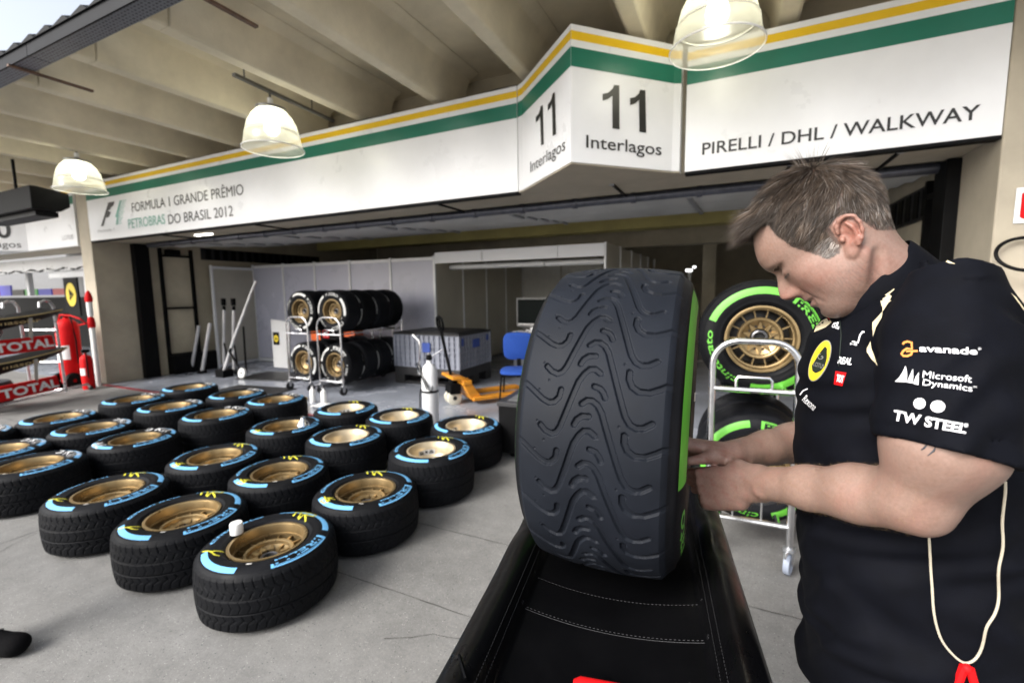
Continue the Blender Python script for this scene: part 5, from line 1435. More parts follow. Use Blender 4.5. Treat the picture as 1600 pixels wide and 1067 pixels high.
# torso under the shirt
for z0, z1, r0, r1 in ((1.44, 1.30, .09, .095), (1.30, 1.10, .095, .095), (1.10, .93, .095, .09)):
    for y in (.95, 1.05): bf.cone((.277, y, z0), (.283, y, z1), r0, r1, .03)
for S_ in (SHL, SHR): bf.cone(NB + np.array([0, 0, -.02]), S_, .06, .058, .03)
def forearm(E, Wp, k=.02):
    d = Wp - E
    bf.cone(E, E + d * .30, .0395, .0400, k); bf.cone(E + d * .30, E + d * .62, .0400, .0335, k); bf.cone(E + d * .62, Wp, .0345, .0300, k)
MIDR = SHR * .45 + ELR * .55
for S_, Mi, E, Wp in ((SHL, MIDL, ELL, WRL), (SHR, MIDR, ELR, WRR)):
    bf.cone(S_, Mi, .056, .0605, .012); bf.cone(Mi, E, .0605, .0395, .016)
    forearm(E, Wp)
    fw = (Wp - E) / np.linalg.norm(Wp - E); up_ = np.array([0, 0, 1.]) - fw * fw[2]; up_ /= np.linalg.norm(up_)
    bf.cone(E * .72 + Mi * .28 + fw * .030, E + fw * .085 + up_ * .006, .020, .022, .012); bf.cone(E + fw * .085 + up_ * .006, E + fw * .16 + up_ * .002, .022, .017, .02)
    bf.cone(Mi + np.array([.022, 0, -.012]), E + np.array([.014, .0, -.004]), .038, .026, .02)
    bf.cone(E - fw * .020 - up_ * .012, E - fw * .014 - up_ * .020, .020, .019, .016)
    bf.cone(E - up_ * .016, E + fw * .12 - up_ * .011, .025, .022, .02)
    sd = np.cross(fw, up_); sd = sd if sd[1] < 0 else -sd
    bf.ell(Wp - fw * .012 + sd * .017 - up_ * .012, (.013, .011, .011), .012)
    bf.cone(Wp - fw * .06 + sd * .022 + up_ * .006, Wp + fw * .05 + sd * .016 + up_ * .006, .006, .005, .012)
# hands
def hand(W, K, up, palm_n, curl, side):
    """W wrist, K middle knuckle, up: towards the thumb side, palm_n: normal out of the palm, curl: per finger bend"""
    d = (K - W); L_ = np.linalg.norm(d); d /= L_
    up = up - d * (up @ d); up /= np.linalg.norm(up); n = np.cross(d, up); n = n if n @ palm_n > 0 else -n
    for o, w in ((.026, .013), (.009, .0145), (-.009, .0145), (-.026, .0125)):
        bf.cone(W + up * o * .55 + d * .004, K + up * o - n * .002 - d * (.004 + abs(o) * .12), .0185, w, .012)
    bf.cone(W + n * .006 - up * .012 + d * .02, K - d * .02 - up * .028 + n * .010, .017, .014, .015)       # heel of the little finger
    bf.cone(W + n * .008 + up * .012 + d * .012, W + n * .014 + up * .030 + d * .045, .018, .016, .015)       # ball of the thumb
    for i, (o, l0, l1, l2, r) in enumerate(((.027, .043, .026, .020, .0092), (.009, .047, .030, .021, .0096), (-.009, .043, .028, .021, .0090), (-.026, .034, .021, .018, .0080))):
        a = curl[i]; p0 = K + up * o - n * .001 - d * abs(o) * .12
        p1 = p0 + (d * math.cos(a[0]) + n * math.sin(a[0])) * l0; p2 = p1 + (d * math.cos(a[1]) + n * math.sin(a[1])) * l1; p3 = p2 + (d * math.cos(a[2]) + n * math.sin(a[2])) * l2
        bf.cone(p0 - d * .01, p1, r * 1.12, r, .003); bf.cone(p1, p2, r, r * .92, .003); bf.cone(p2, p3, r * .92, r * .78, .003)
        bf.ell(p0 - n * .0075, (r * 1.05,) * 3, .007)
        bf.cone(W - n * .010 + up * o * .5, p0 - n * .0105, .0045, .0050, .009)
    for va, vb in (((.02, .018), (.07, -.004)), ((.03, -.012), (.075, -.018)), ((.045, .005), (.08, .016))):
        bf.cone(W + d * va[0] + up * va[1] - n * .0135, W + d * vb[0] + up * vb[1] - n * .0155, .0022, .0022, .004)
    bf.cone(W + d * .055 - up * .034 + n * .004, K - up * .034 + n * .004, .0165, .0155, .012)
    t0 = W + n * .014 + up * .030 + d * .040; t1 = t0 + d * .030 + up * .010 + n * .012; t2 = t1 + d * .026 - up * .002 + n * .008
    bf.cone(t0, t1, .0125, .0108, .008); bf.cone(t1, t2, .0108, .0088, .004)
hand(WRL, np.array([-.036, 1.000, 1.137]), np.array([0, .15, 1]), np.array([.2, 1, 0]), [(R_(25), R_(80), R_(120)), (R_(30), R_(85), R_(125)), (R_(35), R_(92), R_(130)), (R_(45), R_(100), R_(140))], 1)
hand(WRR, np.array([-.082, 1.035, 1.202]), np.array([.0, -.85, .5]), np.array([.0, -.5, -1]), [(R_(20), R_(60), R_(90)), (R_(25), R_(65), R_(95)), (R_(30), R_(70), R_(100)), (R_(35), R_(75), R_(105))], -1)
BV, BF_ = bf.mesh()
BV = relax(BV, BF_, 1, .45)
del bf
def HAIRLINE(x, y, z, m_=0.0):
    """True where the scalp carries hair (head frame); m_ draws the edge back"""
    a = np.abs(y)
    xm = np.interp(z, [-.045, -.030, -.008, .022, .056, .074, .082], [.012, .020, .030, .045, .049, .047, .055]) - m_
    side = (x < xm) | (z > .082 + m_)
    front = (x < .034) | (z > np.interp(a, [0, .022, .040, .052], [.077, .081, .079, .074]) + m_) | ((a > .040) & (x < xm))
    low = z > np.interp(x, [-.12, -.085, -.070, -.052, -.045, -.030, -.012, -.006, .004, .030], [-.050, -.052, -.050, -.036, .004, .014, .012, -.026, -.033, -.030]) + m_ * .5
    return side & front & low
# ---- skin pigment per vertex (its own colour, plus shade painted at the lid creases and brow)
def nz3(P, s, seed):
    r = np.random.default_rng(seed); out = np.zeros(len(P))
    for k in range(5):
        w = r.normal(size=3) * s * (1.0 + .7 * k); out += np.sin(P @ w + r.uniform(0, 6.3)) / (1 + .5 * k)
    return out / 2.6
hl = hl_(BV)
base = np.array([.54, .345, .262])
colr = np.tile(base, (len(BV), 1))
red = np.array([.58, .245, .18]); pale = np.array([.62, .42, .32])
def blend(w, c): 
    global colr
    w = np.clip(w, 0, 1)[:, None]; colr = colr * (1 - w) + np.array(c) * w
is_head = (BV[:, 2] > 1.46) & (hl[:, 2] > -.2)
ha = np.abs(hl[:, 1])
gg = lambda x0, z0, sx, sz: np.exp(-(((hl[:, 0] - x0) / sx) ** 2 + ((hl[:, 2] - z0) / sz) ** 2))
blend(is_head * .55 * gg(.055, -.045, .035, .035) * (1 + .5 * nz3(BV, 120, 1)), red)
blend(is_head * .6 * gg(.108, -.040, .018, .016), red)
blend(is_head * .45 * gg(.0, -.085, .04, .03) * (1 + .6 * nz3(BV, 150, 2)), red)
blend(is_head * .35 * gg(.085, .045, .03, .02) * (1 + nz3(BV, 200, 3)), [.52, .27, .18])
blend(is_head * .75 * gg(-.028, -.018, .022, .034) * (ha > .070), [.62, .20, .13])
lip = np.exp(-((hl[:, 2] + .0705) / .0055) ** 4) * np.exp(-(ha / .025) ** 6) * (hl[:, 0] > .06)
blend(is_head * .75 * lip, [.50, .19, .15])
stub = is_head * np.clip((-.045 - hl[:, 2]) / .02, 0, 1) * np.clip((hl[:, 0] + .03) / .03, 0, 1)
blend(stub * .32, [.34, .25, .20])
lash = np.exp(-((hl[:, 2] + .0100) / .0015) ** 2) * np.exp(-((ha - .031) / .0125) ** 4) * (hl[:, 0] > .05)
blend(is_head * .9 * lash, [.06, .035, .03])
for zz_, yy_, ww_ in ((.0045, .031, .0010), (-.019, .034, .0012)):  # shade in the lid crease and lower fold, painted as dark lines
    blend(is_head * .45 * np.exp(-((hl[:, 2] - zz_ + .25 * (ha - .031)) / ww_) ** 2) * np.exp(-((ha - yy_) / .013) ** 4) * (hl[:, 0] > .04), [.26, .13, .09])
sp_ = nz3(BV, 900, 7) * nz3(BV, 700, 8); blend(is_head * np.clip((sp_ - .25) * 3, 0, .35), [.42, .17, .11])
armw = ~is_head
blend(armw * .30 * np.clip(nz3(BV, 60, 5), 0, 1), red)
hnd = np.clip((.075 - BV[:, 0]) / .06, 0, 1) * armw; blend(hnd * .5, [.60, .36, .29]); blend(hnd * .6 * np.clip(nz3(BV, 130, 9), 0, 1), [.52, .20, .15])
bz0 = .0105 + .05 * (ha - .02); blend(is_head * .35 * np.exp(-((hl[:, 2] - bz0) / .0035) ** 2) * (ha > .008) * (ha < .052) * (hl[:, 0] > .03), [.20, .13, .09])  # brow band darkened in the colour: brow hair and the shadow there
HMASK = is_head & HAIRLINE(hl[:, 0], hl[:, 1], hl[:, 2])
blend(HMASK * .85, [.10, .075, .06])
blend(is_head * .5 * np.clip(nz3(BV, 330, 12), 0, 1) * np.clip((.05 - hl[:, 2]) / .04, 0, 1), [.46, .22, .16])
blend(is_head * .35 * np.clip(nz3(BV, 260, 13), 0, 1), pale)
blend(stub * .55 * np.clip(nz3(BV, 1300, 14) * 1.5, 0, 1), [.24, .18, .15])
blend(armw * .35 * np.clip(nz3(BV, 210, 15), 0, 1), [.44, .25, .17])
colr = colr * np.array([.43, .435, .455])
body = np_mesh('body', BV, BF_, mat('skin', (.5, .3, .2), .46, var=.14, scale=260, bump=.05, bscale=800, sss=.12, spec=.4, attr='skin_tint', rvar=.06), None)
ca_ = body.data.color_attributes.new('skin_tint', 'FLOAT_COLOR', 'POINT'); ca_.data.foreach_set('color', np.hstack([colr, np.ones((len(colr), 1))]).astype(np.float32).ravel())
def mparent(o): o.parent = man; o.matrix_parent_inverse = Matrix.Translation(man.location).inverted(); return o
mparent(body)
bvh_body = BVHTree.FromPolygons(BV.tolist(), BF_.tolist())

# ---- shirt
NAVY = mat('dark navy team shirt', (.0018, .0022, .0044), .8, var=.3, scale=30, bump=.12, bscale=700, spec=.10)
GOLDC = mat('pale gold cloth', (.60, .52, .34), .7)
LOGOW = mat('white print', (.82, .82, .84), .55)
sf = Field((.06, .66, .78), (.47, 1.32, 1.66), .004)
def torso(X, Y, Z):
    zk = [.78, .95, 1.05, 1.15, 1.30, 1.40, 1.47, 1.52, 1.56]
    fr = np.interp(Z, zk, [.158, .152, .144, .130, .122, .127, .146, .195, .265]); bk = np.interp(Z, zk, [.47, .46, .46, .46, .45, .44, .42, .37, .275])
    b = np.interp(Z, zk, [.19, .186, .18, .176, .180, .186, .18, .14, .06])
    cx = (fr + bk) / 2; a = (bk - fr) / 2; cy = 1.0
    u = (X - cx) / a; v = (Y - cy) / b; l = (np.abs(u) ** 2.3 + np.abs(v) ** 2.3) ** (1 / 2.3)
    w = .0060 * np.sin(7 * (Z - 1.2) * 6.3 + 9 * Y) * np.clip((1.30 - Z) / .2, 0, 1) * np.clip(np.sin(11 * X + 8 * Z), 0, 1) + .0045 * np.sin(9 * (Z - 1.2) * 6.3 + 14 * X + 6 * np.sin(14 * Y)) * np.clip((1.34 - Z) / .2, 0, 1) + .003 * np.sin(55 * X - 40 * Z + 4 * np.sin(30 * Z))
    return (l - 1) * np.minimum(a, b) * .85 + w * .8
sf.apply((.06, .66, .78), (.47, 1.32, 1.585), torso, .01)
sf.apply((.06, .66, .74), (.47, 1.32, .83), lambda X, Y, Z: (.815 - Z) + 0 * X + 0 * Y, .004, 'x')
sf.f = np.maximum(sf.f, (.815 - (sf.lo[2] + sf.h * np.arange(sf.n[2])))[None, None, :].astype(np.float32))
for S_ in (SHL, SHR):
    sf.cone((.275, 1.0 + (S_[1] - 1) * .30, 1.512), (S_[0] + .010, S_[1], S_[2] - .006), .048, .060, .05)
    sf.cone((.335, 1.0 + (S_[1] - 1) * .5, 1.44), (.325, S_[1] + (.01 if S_[1] < 1 else -.01), 1.415), .07, .062, .06)
def sleeve(S_, E, hem, flare):
    d = E - S_; d /= np.linalg.norm(d); q = S_ + d * hem
    n = 90
    def fn(X, Y, Z):
        x, y, z = X - S_[0], Y - S_[1], Z - S_[2]; t = x * d[0] + y * d[1] + z * d[2]
        rx, ry, rz = x - t * d[0], y - t * d[1], z - t * d[2]; r = np.sqrt(rx * rx + ry * ry + rz * rz)
        R0 = np.interp(t, [-.08, 0, .06, .12, hem], [.045, .069, .0715, .073, flare])
        wr = .0026 * np.sin(t * 38 - rx * 70 + 1.5 * np.sin(rz * 60)) * np.clip(t / .08, 0, 1) + .0028 * np.sin(t * 95 + rx * 60 + 2.0 * np.sin(rx * 45)) * np.clip(t / .05, 0, 1) + .0016 * np.sin(rz * 120 + rx * 90)
        hemr = .0016 * (np.abs(t - hem + .022) < .0022)
        return np.maximum(np.maximum(r - R0 - wr + hemr, t - hem - .10 * rx - .0), -.08 - t)
    sf.apply(np.minimum(S_, q) - .13, np.maximum(S_, q) + .13, fn, .028)
    def inner(X, Y, Z):
        x, y, z = X - S_[0], Y - S_[1], Z - S_[2]; t = x * d[0] + y * d[1] + z * d[2]
        r = np.sqrt((x - t * d[0]) ** 2 + (y - t * d[1]) ** 2 + (z - t * d[2]) ** 2)
        return np.maximum(r - flare + .0140, hem - .06 - t)
    sf.apply(q - .12, q + .12, inner, .002, 's')
    return q, d
HEM = sleeve(SHL + np.array([.0, -.002, 0]), MIDL, .160, .0750)
sleeve(SHR, ELR, .165, .0740)
for a_, b_, r, k in (((.175, .86, 1.47), (.20, .79, 1.40), .007, .02), ((.19, .80, 1.44), (.185, .83, 1.30), .006, .02), ((.30, .735, 1.53), (.36, .80, 1.47), .006, .02)):
    sf.cone(a_, b_, r, r, k, 's')
SV, SFc = sf.mesh(); SV = relax(SV, SFc, 2, .5)
shirt = mparent(np_mesh('shirt', SV, SFc, NAVY))
bvh_shirt = BVHTree.FromPolygons(SV.tolist(), SFc.tolist())
# standing collar round the neck
cn = Vector((-.66, .0, .75)).normalized(); cc = Vector((.226, .975, 1.549)); ce1 = Vector((cn.z, 0, -cn.x)); ce2 = cn.cross(ce1)
m = MB(); n = 72; prof = [(.086, -.06), (.0835, -.03), (.080, .0), (.0775, .018), (.0755, .020), (.074, .016), (.075, -.02), (.0755, -.05)]
gap = .16
vs = []
for r, h_ in prof:
    for i in range(n + 1):
        a = math.pi + gap + (2 * math.pi - 2 * gap) * i / n
        hh = h_ + (.012 * math.cos(a) if h_ > -.01 else 0)
        open_ = 1 + .10 * max(0, -math.cos(a)) ** 4
        vs.append(cc + ce1 * (r * 1.02 * open_ * math.cos(a)) + ce2 * (r * .98 * math.sin(a)) + cn * hh)
k = len(prof)
m.add(vs, [(j * (n + 1) + i, j * (n + 1) + i + 1, (j + 1) * (n + 1) + i + 1, (j + 1) * (n + 1) + i) for j in range(k - 1) for i in range(n)])
mparent(m.build('collar', NAVY, None, smooth=60))
m = MB(); m.tube([cc + ce1 * (-.079) + ce2 * .008 + cn * .012, cc + ce1 * (-.080) + cn * .0 , cc + ce1 * (-.078) - ce2 * .006 + cn * .012], .006, 8); mparent(m.build('inner_collar', REDP, None))

# ---- prints on the shirt: laid on the cloth itself
camp = Vector((0, 0, CAM_H))
def on_cloth(x, y, off=.0012, bvh=None):
    d = px(x, y).normalized(); h = (bvh or bvh_shirt).ray_cast(camp, d)
    if h[0] is None: return None
    n_ = h[1] if h[1].dot(d) < 0 else -h[1]
    return h[0] + n_ * off
def cloth_poly(mb, poly, mi, grid=None, off=.0012):
    """fills a picture-space polygon by a fan of small pieces on the cloth"""
    bmx = bmesh.new(); vs = [bmx.verts.new((a, b, 0)) for a, b in poly]; bmx.faces.new(vs)
    bmesh.ops.triangulate(bmx, faces=bmx.faces[:])
    for _ in range(3):
        es = [e for e in bmx.edges if e.calc_length() > 7]
        if not es: break
        bmesh.ops.subdivide_edges(bmx, edges=es, cuts=1); bmesh.ops.triangulate(bmx, faces=bmx.faces[:])
    P = [on_cloth(v.co.x, v.co.y, off) for v in bmx.verts]; bmx.verts.index_update()
    ok = [f_ for f_ in bmx.faces if all(P[v.index] is not None for v in f_.verts)]
    mb.add([p if p is not None else (0, 0, 0) for p in P], [tuple(v.index for v in f_.verts)[::-1] for f_ in ok], mi); bmx.free()
def cloth_text(mb, s_, a, b, h_px, mi, bold=.0, slant=0.0, up=None):
    V, F, wd = text2d(s_, bold); A_, B_ = np.array(a, float), np.array(b, float); e = (B_ - A_) / wd; L_ = np.linalg.norm(B_ - A_); u = (B_ - A_) / L_
    v = np.array([u[1], -u[0]]) if up is None else np.array(up)
    P = [on_cloth(*(A_ + e * x + v * h_px * y + u * slant * h_px * y)) for x, y in V]
    ok = [f_ for f_ in F if all(P[i] is not None for i in f_)]
    mb.add([p if p is not None else (0, 0, 0) for p in P], ok, mi)
PRM = lambda: [LOGOW, mat('orange print', (.62, .22, .04), .55), GOLDC, mat('badge grey edge', (.22, .22, .20), .5), BADGEY, mat('badge dark green', (.012, .018, .014), .5), REDP]
def flush(name):
    global pr
    if pr.f: mparent(pr.build(name, PRM(), None, smooth=60))
    pr = MB()
pr = MB()
cloth_text(pr, 'avanade', (1437, 549.5), (1526, 554), 10.5, 0, .018); cloth_text(pr, '®', (1527, 547), (1532, 547), 4, 0)
q5 = lambda a, b: (1390 + a * .1875, 500 + b * .1875)
def thick(pts, w):
    out_, inn = [], []
    for i, p in enumerate(pts):
        a = np.array(pts[max(i - 1, 0)], float); b = np.array(pts[min(i + 1, len(pts) - 1)], float); d = (b - a) / (np.linalg.norm(b - a) + 1e-9); n_ = np.array([-d[1], d[0]]) * w / 2
        out_.append(tuple(np.array(p) + n_)); inn.append(tuple(np.array(p) - n_))
    return out_, inn
def cloth_stroke(mb, pts, w, mi):
    o_, i_ = thick(pts, w)
    for k_ in range(len(pts) - 1): cloth_poly(mb, [o_[k_], o_[k_ + 1], i_[k_ + 1], i_[k_]], mi)
cloth_stroke(pr, [q5(*p) for p in ((115, 205), (125, 188), (155, 180), (188, 190), (190, 245), (150, 238), (118, 262), (102, 285), (118, 302), (150, 305), (185, 290), (190, 268))], 3.4, 1)
cloth_stroke(pr, [q5(*p) for p in ((142, 264), (190, 262), (238, 260))], 3.0, 1)
flush('sleeve_print')
for poly in (((50, 512), (85, 480), (110, 440), (137, 384), (146, 420), (150, 460), (147, 515)), ((150, 518), (172, 462), (197, 408), (200, 460), (197, 525)), ((200, 528), (222, 470), (246, 436), (243, 540))): cloth_poly(pr, [q5(*p) for p in poly], 0)
cloth_text(pr, 'Microsoft', q5(276, 478), q5(682, 522), 10.5, 0, .0); cloth_text(pr, 'Dynamics', q5(276, 541), q5(682, 596), 9.5, 0, .0); cloth_text(pr, 'TM', q5(690, 562), q5(718, 566), 2.6, 0)
flush('sleeve_print')
for cx, cy, rx, ry in ((254, 697, 50, 46), (404, 722, 60, 48)): cloth_poly(pr, [q5(cx + rx * math.cos(t), cy + ry * math.sin(t)) for t in np.linspace(0, 2 * math.pi, 25)[:-1]], 0)
cloth_text(pr, 'TW STEEL', q5(30, 828), q5(632, 946), 14.5, 0, .03); cloth_text(pr, '®', q5(612, 892), q5(650, 896), 6, 0)
flush('sleeve_print')
q6 = lambda a, b: (1230 + a * .1593, 470 + b * .1593)
for poly in (((920, 5), (945, 0), (1030, 0), (985, 35), (950, 92), (930, 45)), ((945, 105), (935, 170), (880, 260), (850, 355), (842, 260), (842, 215), (890, 165)), ((825, 395), (835, 470), (870, 560), (897, 638), (830, 570), (785, 500), (788, 465)),
             ((268, 310), (290, 250), (340, 200), (400, 170), (460, 162), (440, 215), (380, 265), (320, 290))): cloth_poly(pr, [q6(*p) for p in poly], 2); flush('gold_flash')
q7 = lambda a, b: (1380 + a * .15, 360 + b * .15)
for poly in (((95, 580), (125, 590), (120, 625), (45, 690), (10, 672)), ((0, 715), (70, 672), (95, 690), (60, 760), (15, 830), (0, 850)), ((480, 290), (545, 278), (560, 300), (520, 312)), ((565, 300), (640, 305), (755, 355), (700, 348), (610, 315)),
             ((1320, 655), (1370, 700), (1467, 830), (1467, 850), (1400, 760))): cloth_poly(pr, [q7(*p) for p in poly], 2); flush('gold_flash')
cloth_text(pr, 'UGS', q6(440, 262), q6(512, 285), 4.5, 0, .02); cloth_text(pr, 'M', q6(455, 235), q6(500, 250), 6, 0, .05)
flush('chest_print')
cloth_stroke(pr, [q6(*p) for p in ((640, 402), (700, 412), (720, 340), (745, 305), (765, 308))], 2.6, 0)
cloth_text(pr, 'i-e', q6(620, 432), q6(690, 440), 3, 0, .03)
flush('chest_print')
cloth_text(pr, 'REAL', q6(500, 612), q6(632, 628), 10, 0, .03, .15)
flush('chest_print')
el = lambda cx, cy, ra, rb, ang, n_=36: [q6(cx + ra * math.cos(t) * math.cos(ang) - rb * math.sin(t) * math.sin(ang), cy + ra * math.cos(t) * math.sin(ang) + rb * math.sin(t) * math.cos(ang)) for t in np.linspace(0, 2 * math.pi, n_ + 1)[:-1]]
cloth_poly(pr, el(325, 588, 215, 88, R_(-68)), 3, off=.0009); cloth_poly(pr, el(325, 588, 205, 80, R_(-68)), 4, off=.0014)
cloth_poly(pr, [q6(*p) for p in ((382, 450), (402, 470), (400, 560), (380, 640), (340, 690), (290, 712), (258, 690), (252, 640), (290, 580), (340, 500))], 5, off=.0020)
def on2(f_): return f_
_o = on_cloth
def cloth_text2(mb, s_, a, b, h_px, mi, bold=0, off=.0026):
    V, F, wd = text2d(s_, bold); A_, B_ = np.array(a, float), np.array(b, float); e = (B_ - A_) / wd; u = (B_ - A_) / np.linalg.norm(B_ - A_); v = np.array([u[1], -u[0]])
    P = [_o(*(A_ + e * x + v * h_px * y), off) for x, y in V]; mb.add([p if p is not None else (0, 0, 0) for p in P], [f_ for f_ in F if all(P[i] is not None for i in f_)], mi)
cloth_text2(pr, 'LOTUS', q6(268, 640), q6(368, 672), 7, 3)
cloth_text2(pr, 'G', q6(335, 590), q6(375, 560), 9, 3)
flush('chest_badge')
cloth_poly(pr, [q6(*p) for p in ((480, 690), (586, 705), (545, 835), (462, 815))], 6); cloth_text2(pr, 'TOT', q6(488, 785), q6(556, 800), 10, 0, .04, .0022)
flush('chest_print')
cloth_text(pr, 'Rexona', q6(150, 975), q6(262, 1075), 11, 0, .0)
cloth_stroke(pr, [q6(*p) for p in ((132, 925), (160, 885), (208, 862))], 2.0, 0)
flush('chest_print')
cloth_stroke(pr, [(1313, 500), (1315, 525), (1313, 552), (1311, 572)], 1.6, 5)
flush('zip')
# ---- hair: a cap of many short locks
HAIRM = mat('greying brown hair', (.10, .078, .06), .45, spec=.35, attr='hair_tint')
hlv = hl
mask = is_head & HAIRLINE(hl[:, 0], hl[:, 1], hl[:, 2], .002) & (hl[:, 2] > -.06)
# ears carry none
cEar = np.array([-.026, .0765, -.018])
mask &= ~((ha > .0785) & (np.abs(hl[:, 0] + .026) < .030) & (np.abs(hl[:, 2] + .016) < .040))
cent = BV[BF_].mean(1); fm = mask[BF_].all(1)
e1_ = BV[BF_[:, 1]] - BV[BF_[:, 0]]; e2_ = BV[BF_[:, 3]] - BV[BF_[:, 0]]; ar = np.linalg.norm(np.cross(e1_, e2_), axis=1); nrm = np.cross(BV[BF_[:, 2]] - BV[BF_[:, 0]], BV[BF_[:, 3]] - BV[BF_[:, 1]]); nrm /= np.linalg.norm(nrm, axis=1)[:, None] + 1e-12
fidx = np.where(fm)[0]; pr_ = ar[fidx] / ar[fidx].sum()
hr = np.random.default_rng(21)
NH = 32000
pick = hr.choice(fidx, NH, p=pr_); w_ = hr.dirichlet((1, 1, 1, 1), NH)
root = (BV[BF_[pick]] * w_[:, :, None]).sum(1); rn = nrm[pick]
if ((rn @ 0 if False else np.einsum('ij,ij->i', rn, root - HC)).mean()) < 0: rn = -rn
rl = hl_(root); rnl = rn @ HM
# combing: away from the crown, forward on top, down at the sides and nape
crown = np.array([-.062, .0, .115])
dl = rl - crown; dl = dl / (np.linalg.norm(dl, axis=1)[:, None] + 1e-6)
bk_ = np.clip((-.045 - rl[:, 0]) / .04, 0, 1)[:, None]
sidef = np.array([.92, 0, -.40]) * (1 - bk_) + np.array([.25, 0, -.97]) * bk_
wt = np.clip((.118 - rl[:, 2]) / .05, 0, 1)[:, None]
flow = dl * (1 - wt) * 1.2 + sidef * wt + dl * .25
cl_id = np.floor(hr.uniform(0, 900, NH)).astype(int); cseed = hr.choice(fidx, 900); cpos = hl_(cent[cseed])
# clump by nearest seed
d2 = ((rl[:, None, :] - cpos[None]) ** 2).sum(-1); cl_id = d2.argmin(1); cj = hr.normal(size=(900, 3))
flow = flow + .24 * cj[cl_id] + .08 * hr.normal(size=(NH, 3))
flow -= rnl * np.einsum('ij,ij->i', flow, rnl)[:, None]; flow /= np.linalg.norm(flow, axis=1)[:, None] + 1e-9
top = np.clip((rl[:, 2] - .03) / .07, 0, 1)
ln = .020 + .013 * top + .004 * np.clip((rl[:, 0] - .02) / .05, 0, 1) * top
ln *= hr.uniform(.7, 1.25, NH)
low = np.clip((.03 - rl[:, 2]) / .05, 0, 1); ln *= (1 - .55 * low)
lift = .15 + .20 * top + .06 * hr.normal(size=NH)
front_ = (rl[:, 0] > .036) & (rl[:, 2] > .079) & (np.abs(rl[:, 1]) < .058)
lift = np.where(front_, 1.15 + .15 * hr.normal(size=NH), lift); ln = np.where(front_, ln * 1.15 * hr.uniform(.6, 1.15, NH), ln)
flow = np.where(front_[:, None], flow * .7 + np.array([.35, 0, .1]) + .13 * hr.normal(size=(NH, 3)) + .16 * cj[cl_id], flow)
tuft = (np.linalg.norm(rl - np.array([-.058, .005, .118]), axis=1) < .016) & (hr.uniform(0, 1, NH) < .14)
lift = np.where(tuft, 3.0, lift); ln = np.where(tuft, ln * 1.15, ln)
NS = 5
tt = np.linspace(0, 1, NS)
d0 = flow + rnl * lift[:, None]; d0 /= np.linalg.norm(d0, axis=1)[:, None]
bend = np.where(tuft, .05, .42)[:, None]
clc = (cpos[cl_id] - rl) * 1.0
P = rl[:, None, :] + ln[:, None, None] * (d0[:, None, :] * tt[None, :, None] + (flow - rnl * .3)[:, None, :] * bend[:, None, :] * (tt ** 2)[None, :, None]) + clc[:, None, :] * (tt ** 2)[None, :, None] * .5
P[:, 0] -= rnl * .0015
for it_ in range(3):      # cut back strands that would fall over the brow or the ear
    tip = P[:, -1]; bad = ~HAIRLINE(tip[:, 0], tip[:, 1], tip[:, 2], -.003) & ~front_ & ~tuft
    P[bad] = P[bad][:, :1] + (P[bad] - P[bad][:, :1]) * .55
for it_ in range(4):
    tip = P[:, -1]; bad = front_ & (tip[:, 2] < .080 + .30 * np.clip(tip[:, 0] - .085, 0, .05))
    P[bad] = P[bad][:, :1] + (P[bad] - P[bad][:, :1]) * .65
Pw = HC + P @ HM.T
sd_ = np.cross(Pw[:, -1] - Pw[:, 0], (rn + .3 * hr.normal(size=(NH, 3)))); sd_ /= np.linalg.norm(sd_, axis=1)[:, None] + 1e-9
n2 = np.cross(sd_, Pw[:, -1] - Pw[:, 0]); n2 /= np.linalg.norm(n2, axis=1)[:, None] + 1e-9
wd_ = (.00020 + .00015 * hr.uniform(0, 1, NH))[:, None, None] * np.array([1, 1, .85, .6, .08])[None, :, None]
tri = [(1, 0), (-.5, .87), (-.5, -.87)]
HV = np.stack([Pw + sd_[:, None] * wd_ * a + n2[:, None] * wd_ * b for a, b in tri], 2).reshape(-1, 3)     # strand, seg, corner
bidx = (np.arange(NH) * NS * 3)[:, None, None, None]
k_ = np.arange(NS - 1)[None, :, None, None] * 3; c_ = np.array([[0, 1], [1, 2], [2, 0]])
q_ = np.stack([k_[..., 0] + c_[None, None, :, 0], k_[..., 0] + c_[None, None, :, 1], k_[..., 0] + 3 + c_[None, None, :, 1], k_[..., 0] + 3 + c_[None, None, :, 0]], -1)
HFc = (q_ + bidx).reshape(-1, 4)
grey = hr.uniform(0, 1, NH) < (.08 + .16 * np.clip((.06 - rl[:, 2]) / .08, 0, 1))
sideb = (rl[:, 0] > -.006) & (rl[:, 0] < .03) & (rl[:, 2] < -.002)
grey |= sideb & (hr.uniform(0, 1, NH) < .8)
hc = np.array([.062, .045, .033])[None] * hr.uniform(.55, 1.5, NH)[:, None]
hc = np.where(grey[:, None], np.array([.20, .18, .165])[None] * hr.uniform(.7, 1.2, NH)[:, None], hc)
clf = np.exp(.38 * hr.normal(size=900)); hc = hc * clf[cl_id][:, None]
hair = mparent(np_mesh('hair', HV, HFc, HAIRM))
hca = hair.data.color_attributes.new('hair_tint', 'FLOAT_COLOR', 'POINT'); hca.data.foreach_set('color', np.hstack([np.repeat(hc, NS * 3, 0), np.ones((NH * NS * 3, 1))]).astype(np.float32).ravel())
